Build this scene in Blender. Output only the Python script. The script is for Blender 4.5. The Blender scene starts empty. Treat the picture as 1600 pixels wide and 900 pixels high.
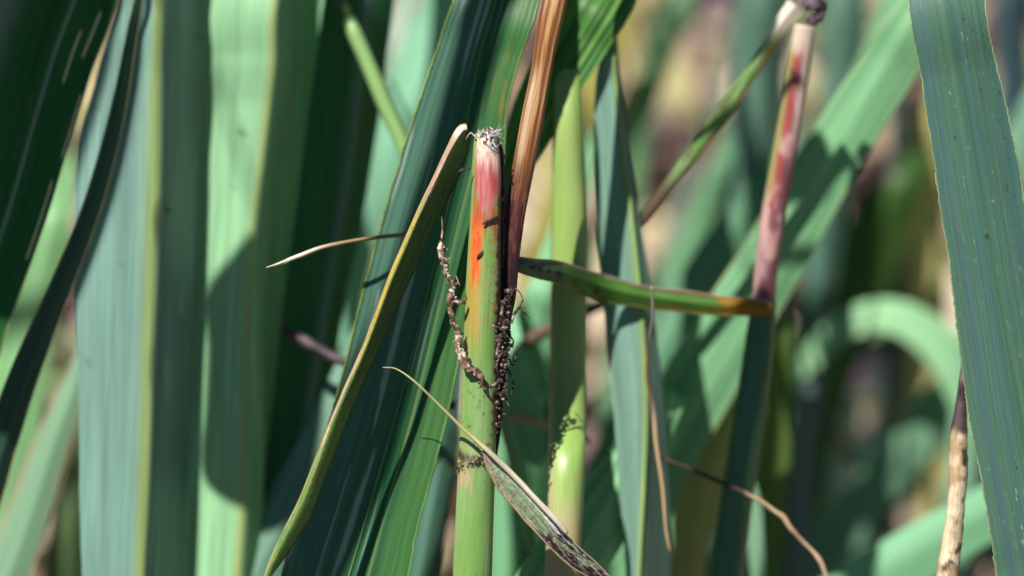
import bpy, math, random
import numpy as np
from mathutils import Vector

# ------------------------------------------------------------------ camera, sky, sun, exposure
sc = bpy.context.scene
COL = sc.collection
PITCH = math.radians(27.0)          # the camera looks down into the reeds
FOCUS = 0.50                        # metres to the broken stem
AIM = np.array([0.0, 0.0, 0.15])    # point looked at, 15 cm above the soil
RIGHT = np.array([1.0, 0.0, 0.0])
UP = np.array([0.0, math.sin(PITCH), math.cos(PITCH)])
FWD = np.array([0.0, math.cos(PITCH), -math.sin(PITCH)])
CAM = AIM - FWD * FOCUS
cd = bpy.data.cameras.new('camera')
cd.lens = 112.5; cd.sensor_width = 36.0
cd.clip_start = 0.02; cd.clip_end = 200.0
cd.dof.use_dof = True; cd.dof.focus_distance = FOCUS; cd.dof.aperture_fstop = 6.3
cd.dof.aperture_blades = 0
cam = bpy.data.objects.new('camera', cd); COL.objects.link(cam)
cam.location = CAM
cam.rotation_euler = (math.pi / 2 - PITCH, 0, 0)
sc.camera = cam

S_CAM = np.array([-0.34, 0.70, 0.63]); S_CAM /= np.linalg.norm(S_CAM)
SUN = S_CAM[0] * RIGHT + S_CAM[1] * UP - S_CAM[2] * FWD       # direction towards the sun
SUN /= np.linalg.norm(SUN)
ELEV = math.asin(SUN[2]); AZ = math.atan2(SUN[0], SUN[1])
w = bpy.data.worlds.new('World'); sc.world = w; w.use_nodes = True
nt = w.node_tree
bg = nt.nodes['Background']
sky = nt.nodes.new('ShaderNodeTexSky'); sky.sky_type = 'NISHITA'; sky.sun_disc = False
sky.air_density = 0.7; sky.dust_density = 0.1; sky.ozone_density = 5.0
sky.sun_elevation = ELEV; sky.sun_rotation = AZ
nt.links.new(sky.outputs[0], bg.inputs[0]); bg.inputs[1].default_value = 0.05
sl = bpy.data.lights.new('sun', 'SUN'); sl.energy = 5.0; sl.angle = math.radians(0.5); sl.color = (1.0, 0.955, 0.88)
so = bpy.data.objects.new('sun', sl); COL.objects.link(so)
so.rotation_euler = Vector(SUN).to_track_quat('Z', 'Y').to_euler()
so.location = SUN * 3
sc.view_settings.view_transform = 'Standard'; sc.view_settings.look = 'None'
sc.view_settings.exposure = 0.55; sc.view_settings.gamma = 1.0
sc.view_settings.use_curve_mapping = False
sc.cycles.max_bounces = 6; sc.cycles.transmission_bounces = 4
sc.cycles.use_denoising = True

rng = np.random.default_rng(7); random.seed(7)

# ------------------------------------------------------------------ helpers
def at(px, py, d):
    """photo pixel + distance behind the broken stem (mm) -> world metres"""
    px, py, d = np.broadcast_arrays(np.asarray(px, float), np.asarray(py, float), np.asarray(d, float))
    z = FOCUS + d / 1000.0
    x = (px - 800) * 2e-4 * z; y = (450 - py) * 2e-4 * z
    return CAM + x[..., None] * RIGHT + y[..., None] * UP + z[..., None] * FWD

def hsh(ix, iy, s):
    n = (ix.astype(np.int64) * 374761393 + iy.astype(np.int64) * 668265263 + s * 974634777) & 0x7fffffff
    n = (n ^ (n >> 13)) * 1274126177 & 0x7fffffff
    return ((n ^ (n >> 16)) & 0xffff) / 65535.0

def vn(x, y, s=0):
    x, y = np.broadcast_arrays(np.asarray(x, float), np.asarray(y, float))
    ix = np.floor(x); iy = np.floor(y); fx = x - ix; fy = y - iy
    fx = fx * fx * (3 - 2 * fx); fy = fy * fy * (3 - 2 * fy)
    a = hsh(ix, iy, s); b = hsh(ix + 1, iy, s); c = hsh(ix, iy + 1, s); d = hsh(ix + 1, iy + 1, s)
    return (a * (1 - fx) + b * fx) * (1 - fy) + (c * (1 - fx) + d * fx) * fy

def fbm(x, y, s=0, o=3):
    t = 0; a = 0.5; n = 0
    for k in range(o):
        t = t + a * vn(np.asarray(x) * 2 ** k, np.asarray(y) * 2 ** k, s + k * 17); n += a; a *= 0.5
    return t / n

def ss(a, b, x):
    t = np.clip((x - a) / (b - a), 0, 1); return t * t * (3 - 2 * t)

def band(a, b, f, x): return ss(a - f, a + f, x) * (1 - ss(b - f, b + f, x))

def mix(a, b, t):
    a = np.asarray(a, float); b = np.asarray(b, float); return a + (b - a) * np.asarray(t)[..., None]

def catmull(P, n_per):
    P = np.asarray(P, float); n = len(P)
    if n == 2: P = np.vstack([P[0], (P[0] + P[1]) / 2, P[1]]); n = 3
    out = []
    for i in range(n - 1):
        p0 = P[i - 1] if i > 0 else 2 * P[0] - P[1]
        p1, p2 = P[i], P[i + 1]
        p3 = P[i + 2] if i + 2 < n else 2 * P[-1] - P[-2]
        k = max(2, int(np.hypot(*(p2[:2] - p1[:2])) / n_per))
        t = (np.arange(k) / k)[:, None]
        out.append(0.5 * ((2 * p1) + (-p0 + p2) * t + (2 * p0 - 5 * p1 + 4 * p2 - p3) * t ** 2 + (-p0 + 3 * p1 - 3 * p2 + p3) * t ** 3))
    out.append(P[-1:]); return np.vstack(out)

def make_mesh(name, V, F, colors, uv, mat, parent=None, smooth=True):
    me = bpy.data.meshes.new(name)
    V = np.asarray(V, float).reshape(-1, 3)
    me.from_pydata(V.tolist(), [], F.tolist() if hasattr(F, 'tolist') else F)
    if colors is not None:
        ca = me.color_attributes.new('Col', 'FLOAT_COLOR', 'POINT')
        c4 = np.ones((len(V), 4)); c4[:, :3] = np.clip(np.asarray(colors).reshape(-1, 3), 0, 1)
        ca.data.foreach_set('color', c4.ravel())
    if uv is not None:
        ul = me.uv_layers.new(name='UVMap')
        li = np.empty(len(me.loops), int); me.loops.foreach_get('vertex_index', li)
        ul.data.foreach_set('uv', np.asarray(uv).reshape(-1, 2)[li].ravel())
    if smooth: me.polygons.foreach_set('use_smooth', np.ones(len(me.polygons), bool))
    me.materials.append(mat); me.update()
    o = bpy.data.objects.new(name, me); COL.objects.link(o)
    if parent is not None: o.parent = parent; o.matrix_parent_inverse = parent.matrix_world.inverted()
    return o

def grid_faces(nr, nc, wrap=False):
    r = np.arange(nr - 1)[:, None]; c = np.arange(nc if wrap else nc - 1)[None, :]
    c2 = (c + 1) % nc if wrap else c + 1
    return np.stack([r * nc + c, r * nc + c2, (r + 1) * nc + c2, (r + 1) * nc + c], -1).reshape(-1, 4)

def thing(name, label, cat, loc, group=None):
    o = bpy.data.objects.new(name, None); COL.objects.link(o)
    o.location = loc; o.empty_display_size = 0.01
    o['label'] = label; o['category'] = cat
    if group: o['group'] = group
    bpy.context.view_layer.update()
    o.matrix_world = o.matrix_basis.copy()
    return o

# ------------------------------------------------------------------ materials
def plant_mat(name, rough=0.42, spec=0.5, trans=0.25, tint=(1.0, 1.25, 0.45), streak=3.0, along=0.05, bump=0.25, vary=0.25, bdist=0.0002):
    m = bpy.data.materials.new(name); m.use_nodes = True; t = m.node_tree; N = t.nodes; L = t.links
    p = N['Principled BSDF']; out = N['Material Output']
    at_ = N.new('ShaderNodeAttribute'); at_.attribute_name = 'Col'
    uv = N.new('ShaderNodeUVMap'); uv.uv_map = 'UVMap'
    mp = N.new('ShaderNodeMapping'); mp.inputs['Scale'].default_value = (streak, along, 1)
    oi = N.new('ShaderNodeObjectInfo'); off = N.new('ShaderNodeMath'); off.operation = 'MULTIPLY'; off.inputs[1].default_value = 90
    cx = N.new('ShaderNodeCombineXYZ'); L.new(oi.outputs['Random'], off.inputs[0]); L.new(off.outputs[0], cx.inputs[2])
    ad = N.new('ShaderNodeVectorMath'); ad.operation = 'ADD'
    L.new(uv.outputs[0], mp.inputs[0]); L.new(mp.outputs[0], ad.inputs[0]); L.new(cx.outputs[0], ad.inputs[1])
    n = N.new('ShaderNodeTexNoise'); n.inputs['Scale'].default_value = 1.0; n.inputs['Detail'].default_value = 3.0
    n.inputs['Roughness'].default_value = 0.65
    L.new(ad.outputs[0], n.inputs['Vector'])
    mr = N.new('ShaderNodeMapRange'); mr.inputs[1].default_value = 0.3; mr.inputs[2].default_value = 0.7
    mr.inputs[3].default_value = 1 - vary; mr.inputs[4].default_value = 1 + vary
    L.new(n.outputs['Fac'], mr.inputs[0])
    mu = N.new('ShaderNodeVectorMath'); mu.operation = 'SCALE'
    L.new(at_.outputs['Color'], mu.inputs[0]); L.new(mr.outputs[0], mu.inputs['Scale'])
    L.new(mu.outputs[0], p.inputs['Base Color'])
    p.inputs['Roughness'].default_value = rough; p.inputs['Specular IOR Level'].default_value = spec
    b = N.new('ShaderNodeBump'); b.inputs['Strength'].default_value = bump; b.inputs['Distance'].default_value = bdist
    L.new(n.outputs['Fac'], b.inputs['Height']); L.new(b.outputs[0], p.inputs['Normal'])
    if trans > 0:
        tr = N.new('ShaderNodeBsdfTranslucent'); tm = N.new('ShaderNodeVectorMath'); tm.operation = 'MULTIPLY'
        tm.inputs[1].default_value = tint
        L.new(mu.outputs[0], tm.inputs[0]); L.new(tm.outputs[0], tr.inputs['Color'])
        ms = N.new('ShaderNodeMixShader'); ms.inputs[0].default_value = trans
        L.new(p.outputs[0], ms.inputs[1]); L.new(tr.outputs[0], ms.inputs[2]); L.new(ms.outputs[0], out.inputs[0])
    return m

M_LEAF = plant_mat('reed_leaf', rough=0.45, spec=0.28, trans=0.22)
M_WAXY = plant_mat('waxy_leaf', rough=0.50, spec=0.32, trans=0.15, tint=(0.8, 1.2, 0.6), vary=0.2)
M_SHARP = plant_mat('veined_leaf', rough=0.42, spec=0.24, trans=0.2, streak=6.0, along=0.06, bump=0.35, vary=0.18)
M_STEM = plant_mat('green_stem', rough=0.38, spec=0.5, trans=0.0, streak=5.0, along=0.12, bump=0.25, vary=0.13)
M_DRY = plant_mat('dry_straw', rough=0.5, spec=0.4, trans=0.0, streak=5.0, along=0.15, bump=0.6, vary=0.3)
M_HUSK = plant_mat('glossy_husk', rough=0.36, spec=0.4, trans=0.0, streak=4.0, along=0.03, bump=0.8, vary=0.28)
M_DEAD = plant_mat('dead_tissue', rough=0.55, spec=0.45, trans=0.0, streak=2.5, along=1.5, bump=0.8, vary=0.45)
M_LITTER = plant_mat('dead_leaf_litter', rough=0.7, spec=0.25, trans=0.1, tint=(1, 1, 1), streak=0.6, along=0.1, bump=0.4, vary=0.35)
M_FLUFF = plant_mat('white_fibre', rough=0.6, spec=0.3, trans=0.3, tint=(1, 1, 1), bump=0.0, vary=0.1)

# ------------------------------------------------------------------ colours (linear albedo)
MINT = (0.20, 0.39, 0.25); MINT2 = (0.12, 0.235, 0.175)
TEAL = (0.09, 0.185, 0.155); DEEP = (0.045, 0.125, 0.07)
GREEN = (0.075, 0.19, 0.06); LIME = (0.24, 0.36, 0.10); YEL = (0.36, 0.34, 0.08)
TAN = (0.42, 0.30, 0.17); CREAM = (0.55, 0.45, 0.28); BROWN = (0.11, 0.055, 0.03); PURP = (0.06, 0.035, 0.05)
WHITE = (0.68, 0.62, 0.55)

def leafcol(base, alt=None, keel=None, kw=0.05, k0=0.5, edge=None, ew=0.03, seed=0, fu=9, fv=0.02, amt=0.6, extra=None, edge_r=None):
    def f(u, v):
        n = fbm(u * fu, v * fv, seed, 3)
        b2 = np.asarray(alt if alt is not None else np.asarray(base) * 0.75)
        c = mix(np.broadcast_to(base, u.shape + (3,)), b2, ss(0.3, 0.7, n) * amt)
        fine = vn(u * fu * 7, v * 0.05, seed + 5)
        c = c * (0.82 + 0.36 * fine)[..., None]
        vein = vn(u * fu * 3.1 + 3, v * 0.006, seed + 8); c = c * (1 - 0.16 * np.exp(-((vein - 0.5) / 0.05) ** 2))[..., None]
        bl_ = ss(0.80, 0.9, fbm(u * fu * 2.2, v * 0.35, seed + 61)) ; c = mix(c, np.array((0.14, 0.13, 0.05)), bl_ * 0.5)
        if keel is not None: c = mix(c, np.asarray(keel), np.exp(-((u - k0) / kw) ** 2))
        if edge is not None:
            c = mix(c, np.asarray(edge), (1 - ss(0, ew, u)) * (0.5 + 0.5 * vn(v * 0.3, 0 * v, seed)))
            er = edge_r if edge_r is not None else edge
            c = mix(c, np.asarray(er), ss(1 - ew, 1, u) * (0.5 + 0.5 * vn(v * 0.3, 0 * v + 9, seed)))
        if extra is not None: c = extra(u, v, c)
        return c
    return f

# ------------------------------------------------------------------ blade and stalk builders
def squeeze(d):                      # the clump is tight: mid-distance leaves stand closer together
    return d if d < 25 else (25 + (d - 25) * 0.55 if d < 100 else 66.25 + (d - 100) * 1.05)

def stations(st, d, down, up, res, drift=0.8, updd=25.0, nar=0.55, uptaper=0.15, upbend=0.0):
    """stations (x, y, a, b[, depth]) from top to bottom, continued down to the soil and up out of view"""
    P = []
    for i, s in enumerate(st):
        dd = s[4] if len(s) > 4 else (d[0] + (d[1] - d[0]) * i / (len(st) - 1) if isinstance(d, tuple) else d)
        dd = squeeze(dd)
        P.append([s[0], s[1], dd, s[2], s[3], 0.0])
    n_up = 0
    if up > 0:
        t = np.array(P[0][:2], float) - np.array(P[1][:2], float); t /= np.hypot(*t)
        q = list(P[0]); k = max(2, int(up / 160)); step = up / k; ins = []
        for j in range(k):
            f = (j + 1) / k
            t2 = t + np.array([upbend * f, 0.0]); t2 /= np.hypot(*t2)
            sh = 1 - (1 - uptaper) * f ** 1.5
            q = [q[0] + t2[0] * step, q[1] + t2[1] * step, q[2] + updd * f, P[0][3] * sh, P[0][4] * sh, 0]
            ins.append(q)
        P = ins[::-1] + P; n_up = k
    if down:
        t = np.array(P[-1][:2], float) - np.array(P[-2][:2], float); t /= np.hypot(*t)
        if t[1] < 0.35: t = np.array([t[0] * 0.6, 0.8]); t /= np.hypot(*t)
        last = P[-1]; q = list(last); j = 0
        while at(q[0], q[1], q[2])[2] > -0.004 and j < 40:
            j += 1; sh = max(nar, 1 - 0.07 * j)
            q = [q[0] + t[0] * 140, q[1] + t[1] * 140, q[2], last[3] * sh, last[4] * sh, 0]
            t = t * np.array([drift, 1.0]); t /= np.hypot(*t)
            P.append(q)
    P = np.array(P)
    Q = catmull(P, res)
    # arc length in mm, zero at the first listed station
    W = at(Q[:, 0], Q[:, 1], Q[:, 2]); seg = np.r_[0, np.cumsum(np.linalg.norm(np.diff(W, axis=0), axis=1))] * 1000
    i0 = int(np.argmin(np.hypot(Q[:, 0] - st[0][0], Q[:, 1] - st[0][1])))
    return Q, seg - seg[i0]

def frame(Q):
    T = np.gradient(Q[:, :2], axis=0); T /= np.maximum(1e-9, np.hypot(T[:, 0], T[:, 1]))[:, None]
    return np.stack([-T[:, 1], T[:, 0]], 1)          # left normal when heading down

def leaf(label, st, d=0, aL=20, aR=20, col=None, mat=None, down=True, up=400, res=14, nc=8, cup=0.0, rib=None, wob=0.02,
         tooth=0.0, rib_mid=None, margin=None, name='reed_leaf', cat='leaf', group=None, parent=None, shift=0.0, seed=0, part='blade', **kw):
    Q, v = stations(st, d, down, up, res, **kw)
    nL = frame(Q)
    s = np.linspace(-1, 1, 2 * nc + 1)
    A = np.abs(s); k = 0.10
    prof = (np.sqrt(A ** 2 + k ** 2) - k) / (math.sqrt(1 + k * k) - k)
    wl = Q[:, 3] * (1 + wob * (2 * fbm(v * 0.12, v * 0, seed + 31) - 1)); wr = Q[:, 4] * (1 + wob * (2 * fbm(v * 0.12, v * 0 + 7, seed + 32) - 1))
    tl = wl + tooth * (rng.random(len(v)) - 0.4); tr = wr + tooth * (rng.random(len(v)) - 0.4)
    ws = np.where(s[None, :] < 0, np.where(A > 0.99, tl[:, None], wl[:, None]), np.where(A > 0.99, tr[:, None], wr[:, None]))
    lat = -s[None, :] * ws                      # towards the left normal
    X = Q[:, 0:1] + nL[:, 0:1] * lat; Y = Q[:, 1:2] + nL[:, 1:2] * lat
    mmpp = 0.2 * (FOCUS + Q[:, 2:3] / 1000)      # mm per pixel at that depth
    fr = np.clip(v / max(v[-1], 1), 0, 1)[:, None]
    ar = np.radians(aR[0] + (aR[1] - aR[0]) * fr) if isinstance(aR, tuple) else np.full_like(fr, math.radians(aR))
    tan = np.where(s[None, :] < 0, math.tan(math.radians(aL)), np.tan(ar))
    Z = Q[:, 2:3] + ws * mmpp * (tan * prof[None, :] + cup * (A ** 2)[None, :])
    if rib: Z = Z + rib[1] * np.sin(s * rib[0] * math.pi)[None, :]
    Z = Z + 0.5 * (vn(v * 0.03, v * 0, seed + 3)[:, None] - 0.5) * s[None, :]
    V = at(X, Y, Z) + shift / 1000 * SUN
    u = (s[None, :] + 1) / 2 + 0 * v[:, None]; vv = v[:, None] + 0 * u
    C = col(u, vv)
    um = lat * mmpp
    root = parent
    if parent is None:
        b = V[-1].mean(0); b[2] = max(b[2], 0.0) if down else b[2]
        root = thing(name, label, cat, b, group)
    bl = make_mesh(part, V, grid_faces(len(v), 2 * nc + 1), C, np.stack([um, vv], -1), mat or M_LEAF, root)
    if rib_mid:
        r, rc = rib_mid[:2]
        tube_raw('midrib', Q[:, :2], Q[:, 2] - 0.12, np.full(len(v), r) * np.minimum(1, Q[:, 3] / max(1, np.median(Q[:, 3]))), v, lambda uu, v_: np.broadcast_to(rc, uu.shape + (3,)) * (0.85 + 0.3 * vn(v_ * 0.2, uu * 3, seed))[..., None],
                 M_STEM, root if parent is None else bl, 6, 0.35, shift)
    if margin:
        r, mcol = margin[:2]
        for j, o_ in ((0, 1), (-1, 2)):
            mc = mcol if o_ == 1 or len(margin) < 3 else margin[2]
            if mc is None: continue
            tube_raw('margin', np.stack([X[:, j], Y[:, j]], 1), Z[:, j], np.full(len(v), r), v, lambda uu, v_, mc=mc, o_=o_: np.asarray(mc) * (0.65 + 0.6 * vn(v_ * 0.4, uu * 2, seed + o_))[..., None],
                     M_STEM, root if parent is None else bl, 5, 0.8, shift)
    return root if parent is None else bl

def tube_raw(name, XY, Z, R, v, col, mat, parent, n=10, flat=1.0, shift=0.0, bumpy=0.0, seed=0):
    Q = np.column_stack([XY, Z]); nL = frame(Q)
    th = np.arange(n) / n
    rr = np.asarray(R)[:, None] * np.ones((1, n))
    if bumpy: rr = rr * (1 + bumpy * (2 * fbm(th[None, :] * 6 + 0 * rr, v[:, None] * 0.9 + 0 * rr, seed + 50) - 1) * 1.6)
    lat = np.sin(2 * math.pi * th)[None, :] * rr
    X = Q[:, 0:1] + nL[:, 0:1] * lat; Y = Q[:, 1:2] + nL[:, 1:2] * lat
    mm = 0.2 * (FOCUS + np.asarray(Z)[:, None] / 1000)
    ZZ = np.asarray(Z)[:, None] + np.cos(2 * math.pi * th)[None, :] * rr * mm * flat
    V = at(X, Y, ZZ) + shift / 1000 * SUN
    u = th[None, :] + 0 * rr; vv = v[:, None] + 0 * rr
    C = col(u, vv)
    F = grid_faces(len(v), n, True).tolist()
    F.append(list(range(n))[::-1]); F.append([(len(v) - 1) * n + i for i in range(n)])
    um = u * rr * mm * 2 * math.pi
    return make_mesh(name, V, F, C, np.stack([um, vv], -1), mat, parent)

def stalk(label, st, d=0, col=None, mat=None, down=True, up=0, res=8, n=14, flat=0.9, bumpy=0.0, name='reed_stem', cat='stem', group=None,
          parent=None, part='culm', seed=0, **kw):
    """stations (x, y, radius[, depth])"""
    st2 = [(s[0], s[1], s[2], s[2]) + ((s[3],) if len(s) > 3 else ()) for s in st]
    Q, v = stations(st2, d, down, up, res, **kw)
    root = parent
    if parent is None:
        b = at(Q[-1, 0], Q[-1, 1], Q[-1, 2]).copy()
        if down: b[2] = 0
        root = thing(name, label, cat, b, group)
    o = tube_raw(part, Q[:, :2], Q[:, 2], Q[:, 3], v, col, mat or M_STEM, root, n, flat, 0.0, bumpy, seed)
    return root if parent is None else o

def plain(c, c2=None, seed=0, fv=0.15, fu=3):
    c2 = np.asarray(c) * 0.6 if c2 is None else c2
    return lambda u, v: mix(np.broadcast_to(c, u.shape + (3,)), np.asarray(c2), ss(0.3, 0.75, fbm(u * fu, v * fv, seed)))

# ------------------------------------------------------------------ soil and litter
def soil():
    n = 160
    a = np.sinh(np.linspace(-5.2, 5.2, n)) / math.sinh(5.2) * 30
    X, Y = np.meshgrid(a, a + 0.35)
    near = np.exp(-((X ** 2 + (Y - 0.35) ** 2) / 1.5 ** 2))
    Z = (0.012 * (fbm(X * 25, Y * 25, 3) - 0.75) + 0.05 * (fbm(X * 1.5, Y * 1.5, 9) - 0.7) * (1 - near)) - 0.004
    C = mix(np.broadcast_to((0.15, 0.10, 0.08), X.shape + (3,)), np.array((0.06, 0.042, 0.036)), ss(0.35, 0.7, fbm(X * 40, Y * 40, 5)))
    o = make_mesh('ground', np.stack([X, Y, Z], -1), grid_faces(n, n), C, np.stack([X * 1000, Y * 1000], -1), M_LITTER)
    o['kind'] = 'structure'
soil()

def litter(name, count, x0, x1, y0, y1, smin, smax, pal, z0=0.0, z1=0.02, seed=1):
    r = np.random.default_rng(seed); V = []; F = []; C = []; U = []
    for i in range(count):
        L = r.uniform(smin, smax); wd = L * r.uniform(0.2, 0.7); a = r.uniform(0, math.pi * 2)
        cx, cy, cz = r.uniform(x0, x1), r.uniform(y0, y1), r.uniform(z0, z1)
        c = np.array(pal[r.integers(len(pal))]) * r.uniform(0.7, 1.25)
        tilt = r.normal(0, 0.35); roll = r.normal(0, 0.6); curl = r.normal(0, 0.35)
        b = len(V)
        for k in range(5):
            t = k / 4 - 0.5; ww = wd * (1 - (2 * t) ** 2 * 0.75) / 2
            for s in (-1, 0, 1):
                lx = t * L; ly = s * ww; lz = t * L * math.sin(tilt) + ly * math.sin(roll) + curl * L * (0.25 - t * t) - abs(s) * ww * 0.3
                V.append((cx + lx * math.cos(a) - ly * math.sin(a), cy + lx * math.sin(a) + ly * math.cos(a), max(cz + lz, 0.0005)))
                C.append(c * (0.8 + 0.4 * r.random())); U.append((s * ww * 1000, t * L * 1000))
        for k in range(4):
            for s in range(2): F.append((b + k * 3 + s, b + k * 3 + s + 1, b + k * 3 + s + 4, b + k * 3 + s + 3))
    o = make_mesh(name, V, F, C, U, M_LITTER)
    o['kind'] = 'stuff'; o['label'] = 'dead leaf scraps and straw littering the brown soil'; o['category'] = 'leaf litter'
litter('leaf_litter', 6500, -0.5, 0.6, -0.1, 1.0, 0.010, 0.045,
       [(0.52, 0.40, 0.28), (0.34, 0.25, 0.17), (0.30, 0.2, 0.20), (0.12, 0.07, 0.05), (0.10, 0.06, 0.09), (0.46, 0.42, 0.2), (0.05, 0.035, 0.05), (0.72, 0.60, 0.46), (0.68, 0.50, 0.42), (0.18, 0.28, 0.12), (0.42, 0.27, 0.25)])

# ================================================================== THE BROKEN STEM (in focus)
def main_col(u, v):
    x = -np.sin(2 * math.pi * u)                       # -1 left edge .. 1 right edge
    n1 = fbm(u * 9, v * 0.12, 1); n2 = fbm(u * 26, v * 0.5, 2); n3 = fbm(u * 14, v * 1.1, 3)
    fib = fbm(u * 55, v * 0.10, 6); sp3 = fbm(u * 40, v * 2.2, 7)
    c = mix(np.broadcast_to((0.155, 0.295, 0.07), u.shape + (3,)), np.array((0.205, 0.33, 0.12)), ss(0.35, 0.7, n1))
    c = mix(c, np.array((0.11, 0.25, 0.05)), 0.6 * ss(0.5, 0.75, fib))
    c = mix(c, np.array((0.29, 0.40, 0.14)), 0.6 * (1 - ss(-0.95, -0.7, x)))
    fx = ss(-0.88, -0.62, x + 0.25 * (fib - 0.5))
    # amber halo, then the patchy orange-red streak down one flank
    c = mix(c, np.array((0.42, 0.24, 0.04)), np.clip(band(15, 33, 3.5, v + 9 * (fib - 0.5)) * np.exp(-((x + 0.52) / 0.42) ** 4), 0, 1) * 0.75)
    wid = 0.36 - 0.16 * ss(14, 26, v)
    red = band(11.0, 23.0, 1.8, v + 9 * (fib - 0.5) + 3 * (n3 - 0.5)) * np.exp(-((x + 0.50 - 0.25 * (n1 - 0.5)) / wid) ** 4)
    c = mix(c, np.array((0.62, 0.10, 0.014)), np.clip(red * (0.55 + 0.9 * n2), 0, 1))
    c = mix(c, np.array((0.66, 0.045, 0.010)), np.clip(red, 0, 1) * ss(0.5, 0.68, fbm(u * 20, v * 0.35, 9)) * 0.8)
    # rust across below the torn face
    c = mix(c, np.array((0.36, 0.085, 0.022)), band(10.5, 14.8, 1.4, v + 7 * (fib - 0.5)) * fx * 0.9)
    c = mix(c, np.array((0.30, 0.13, 0.03)), ss(0.56, 0.72, sp3) * ss(-0.3, 0.5, x) * band(12, 34, 4, v) * 0.75)
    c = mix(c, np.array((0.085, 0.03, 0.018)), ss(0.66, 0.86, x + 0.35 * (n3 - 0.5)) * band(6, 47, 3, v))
    # torn face: cream above, pink-red mottling below
    tip = 13.8 - 5.5 * np.abs(x - 0.12) + 6 * (fib - 0.5)
    c = mix(c, np.array((0.47, 0.15, 0.15)), fx * (1 - ss(tip - 1.2, tip + 0.6, v)))
    c = mix(c, np.array((0.40, 0.055, 0.055)), fx * band(5.5, 12.5, 1.8, v) * ss(0.40, 0.64, fbm(u * 34, v * 0.28, 13)) * 0.8)
    c = mix(c, np.array((0.78, 0.62, 0.52)), fx * (1 - ss(3.0, 6.8, v + 6 * (fib - 0.5))) * (0.75 + 0.25 * n2))
    c = mix(c, np.array((0.55, 0.25, 0.2)), np.exp(-(((x - 0.15) / 0.16) ** 2 + ((v - 3.6) / 0.7) ** 2)) * 0.8)
    c = mix(c, np.array((0.42, 0.24, 0.12)), ss(0.6, 0.7, sp3) * fx * (1 - ss(2.5, 5, v)) * 0.7)
    c = mix(c, np.array((0.30, 0.12, 0.06)), band(3, 12, 2, v) * np.exp(-((x + 0.72) / 0.09) ** 2) * 0.8)
    # node
    hair = band(50.6 + 0.8 * x, 52.0 + 0.8 * x, 0.55, v + 1.6 * (n2 - 0.5))
    c = mix(c, np.array((0.43, 0.30, 0.17)), band(51.8, 54.6, 0.9, v + 0.8 * x + 5.0 * (fib - 0.5) + 2 * (n2 - 0.5)) * (1 - ss(-0.75, 0.15, x + 0.7 * (n2 - 0.5))) * 0.85)
    c = mix(c, np.array((0.30, 0.34, 0.14)), band(48, 51, 1, v) * 0.5)
    c = mix(c, np.array((0.055, 0.035, 0.022)), np.clip(hair * (0.6 + 0.8 * n3), 0, 1))
    sp = ss(0.90, 0.96, vn(u * 40, v * 1.1, 8)) * (v > 33)
    c = mix(c, np.array((0.12, 0.10, 0.03)), sp * 0.6)
    return mix(c, np.array((0.10, 0.08, 0.025)), ss(0.66, 0.74, fbm(u * 24, v * 1.5, 15)) * band(38, 51, 2, v) * 0.7)

MAIN = [(757, 207, 15), (759, 222, 19), (760, 260, 22.5), (760, 300, 23.5), (758, 360, 25), (755, 450, 27.5), (750, 600, 28.5), (746, 700, 29), (745.5, 722, 31), (744.5, 740, 29.5), (741, 820, 30), (738, 900, 30.5)]
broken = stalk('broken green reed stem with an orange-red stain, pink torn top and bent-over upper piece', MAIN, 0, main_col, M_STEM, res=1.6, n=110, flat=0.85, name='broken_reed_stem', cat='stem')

# bent-over upper piece
def bent_col(u, v):
    x = u * 2 - 1; n1 = fbm(u * 8, v * 0.25, 11); n2 = fbm(u * 18, v * 0.9, 12); fib = fbm(u * 40, v * 0.1, 16)
    c = mix(np.broadcast_to((0.022, 0.085, 0.016), u.shape + (3,)), np.array((0.05, 0.125, 0.028)), ss(0.3, 0.7, fib))
    c = mix(c, np.array((0.13, 0.25, 0.05)), ss(36, 58, v) * (0.5 + 0.5 * fib))  # lit lower part painted in as brighter green
    edge = 1 - ss(-0.35, 0.02, x + 0.5 * (fib - 0.5))
    c = mix(c, np.array((0.42, 0.33, 0.05)), edge * band(14, 42, 3, v) * 0.95)
    c = mix(c, np.array((0.42, 0.27, 0.20)), (1 - ss(-0.15, 0.22, x + 0.4 * (fib - 0.5))) * (1 - ss(10, 17, v + 3 * (n2 - 0.5))))
    c = mix(c, np.array((0.46, 0.36, 0.25)), (1 - ss(-0.7, -0.3, x)) * band(38, 56, 3, v))
    c = mix(c, np.array((0.15, 0.065, 0.03)), ss(0.52, 0.72, n2) * ss(-0.35, 0.0, x) * (1 - ss(0.2, 0.5, x)) * 0.8)
    c = mix(c, np.array((0.05, 0.03, 0.02)), ss(0.62, 0.76, fbm(u * 22, v * 1.6, 14)) * 0.75)
    c = mix(c, np.array((0.10, 0.05, 0.035)), (1 - ss(0.3, 2.5, v)) * ss(0.0, 0.6, x))
    return mix(c, np.array((0.75, 0.62, 0.5)), (1 - ss(1.0, 3.0, v)) * (1 - ss(-0.4, 0.1, x)))
bt = leaf(None, [(730, 203, 9, 10, -0.5), (722, 206, 10, 14, -1), (704, 234, 6, 26, -1.5), (684, 275, 5, 29, -2), (658, 330, 5, 29, -2.5), (634, 385, 5, 27, -3), (608, 446, 5, 24, -3.5), (573, 540, 5, 21, -4.5), (529, 640, 5, 19, -5), (490, 742, 6, 19, -6), (470, 792, 7, 19, -6.5), (441, 850, 7, 14, -7), (420, 894, 4, 6, -7), (410, 925, 2, 2, -7)],
          0, 20, (68, 25), bent_col, M_DRY, down=False, up=0, res=2.0, nc=20, cup=0.5, parent=broken, part='bent_top', wob=0.14, margin=(1.4, (0.40, 0.30, 0.14), (0.06, 0.1, 0.03)))
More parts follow.
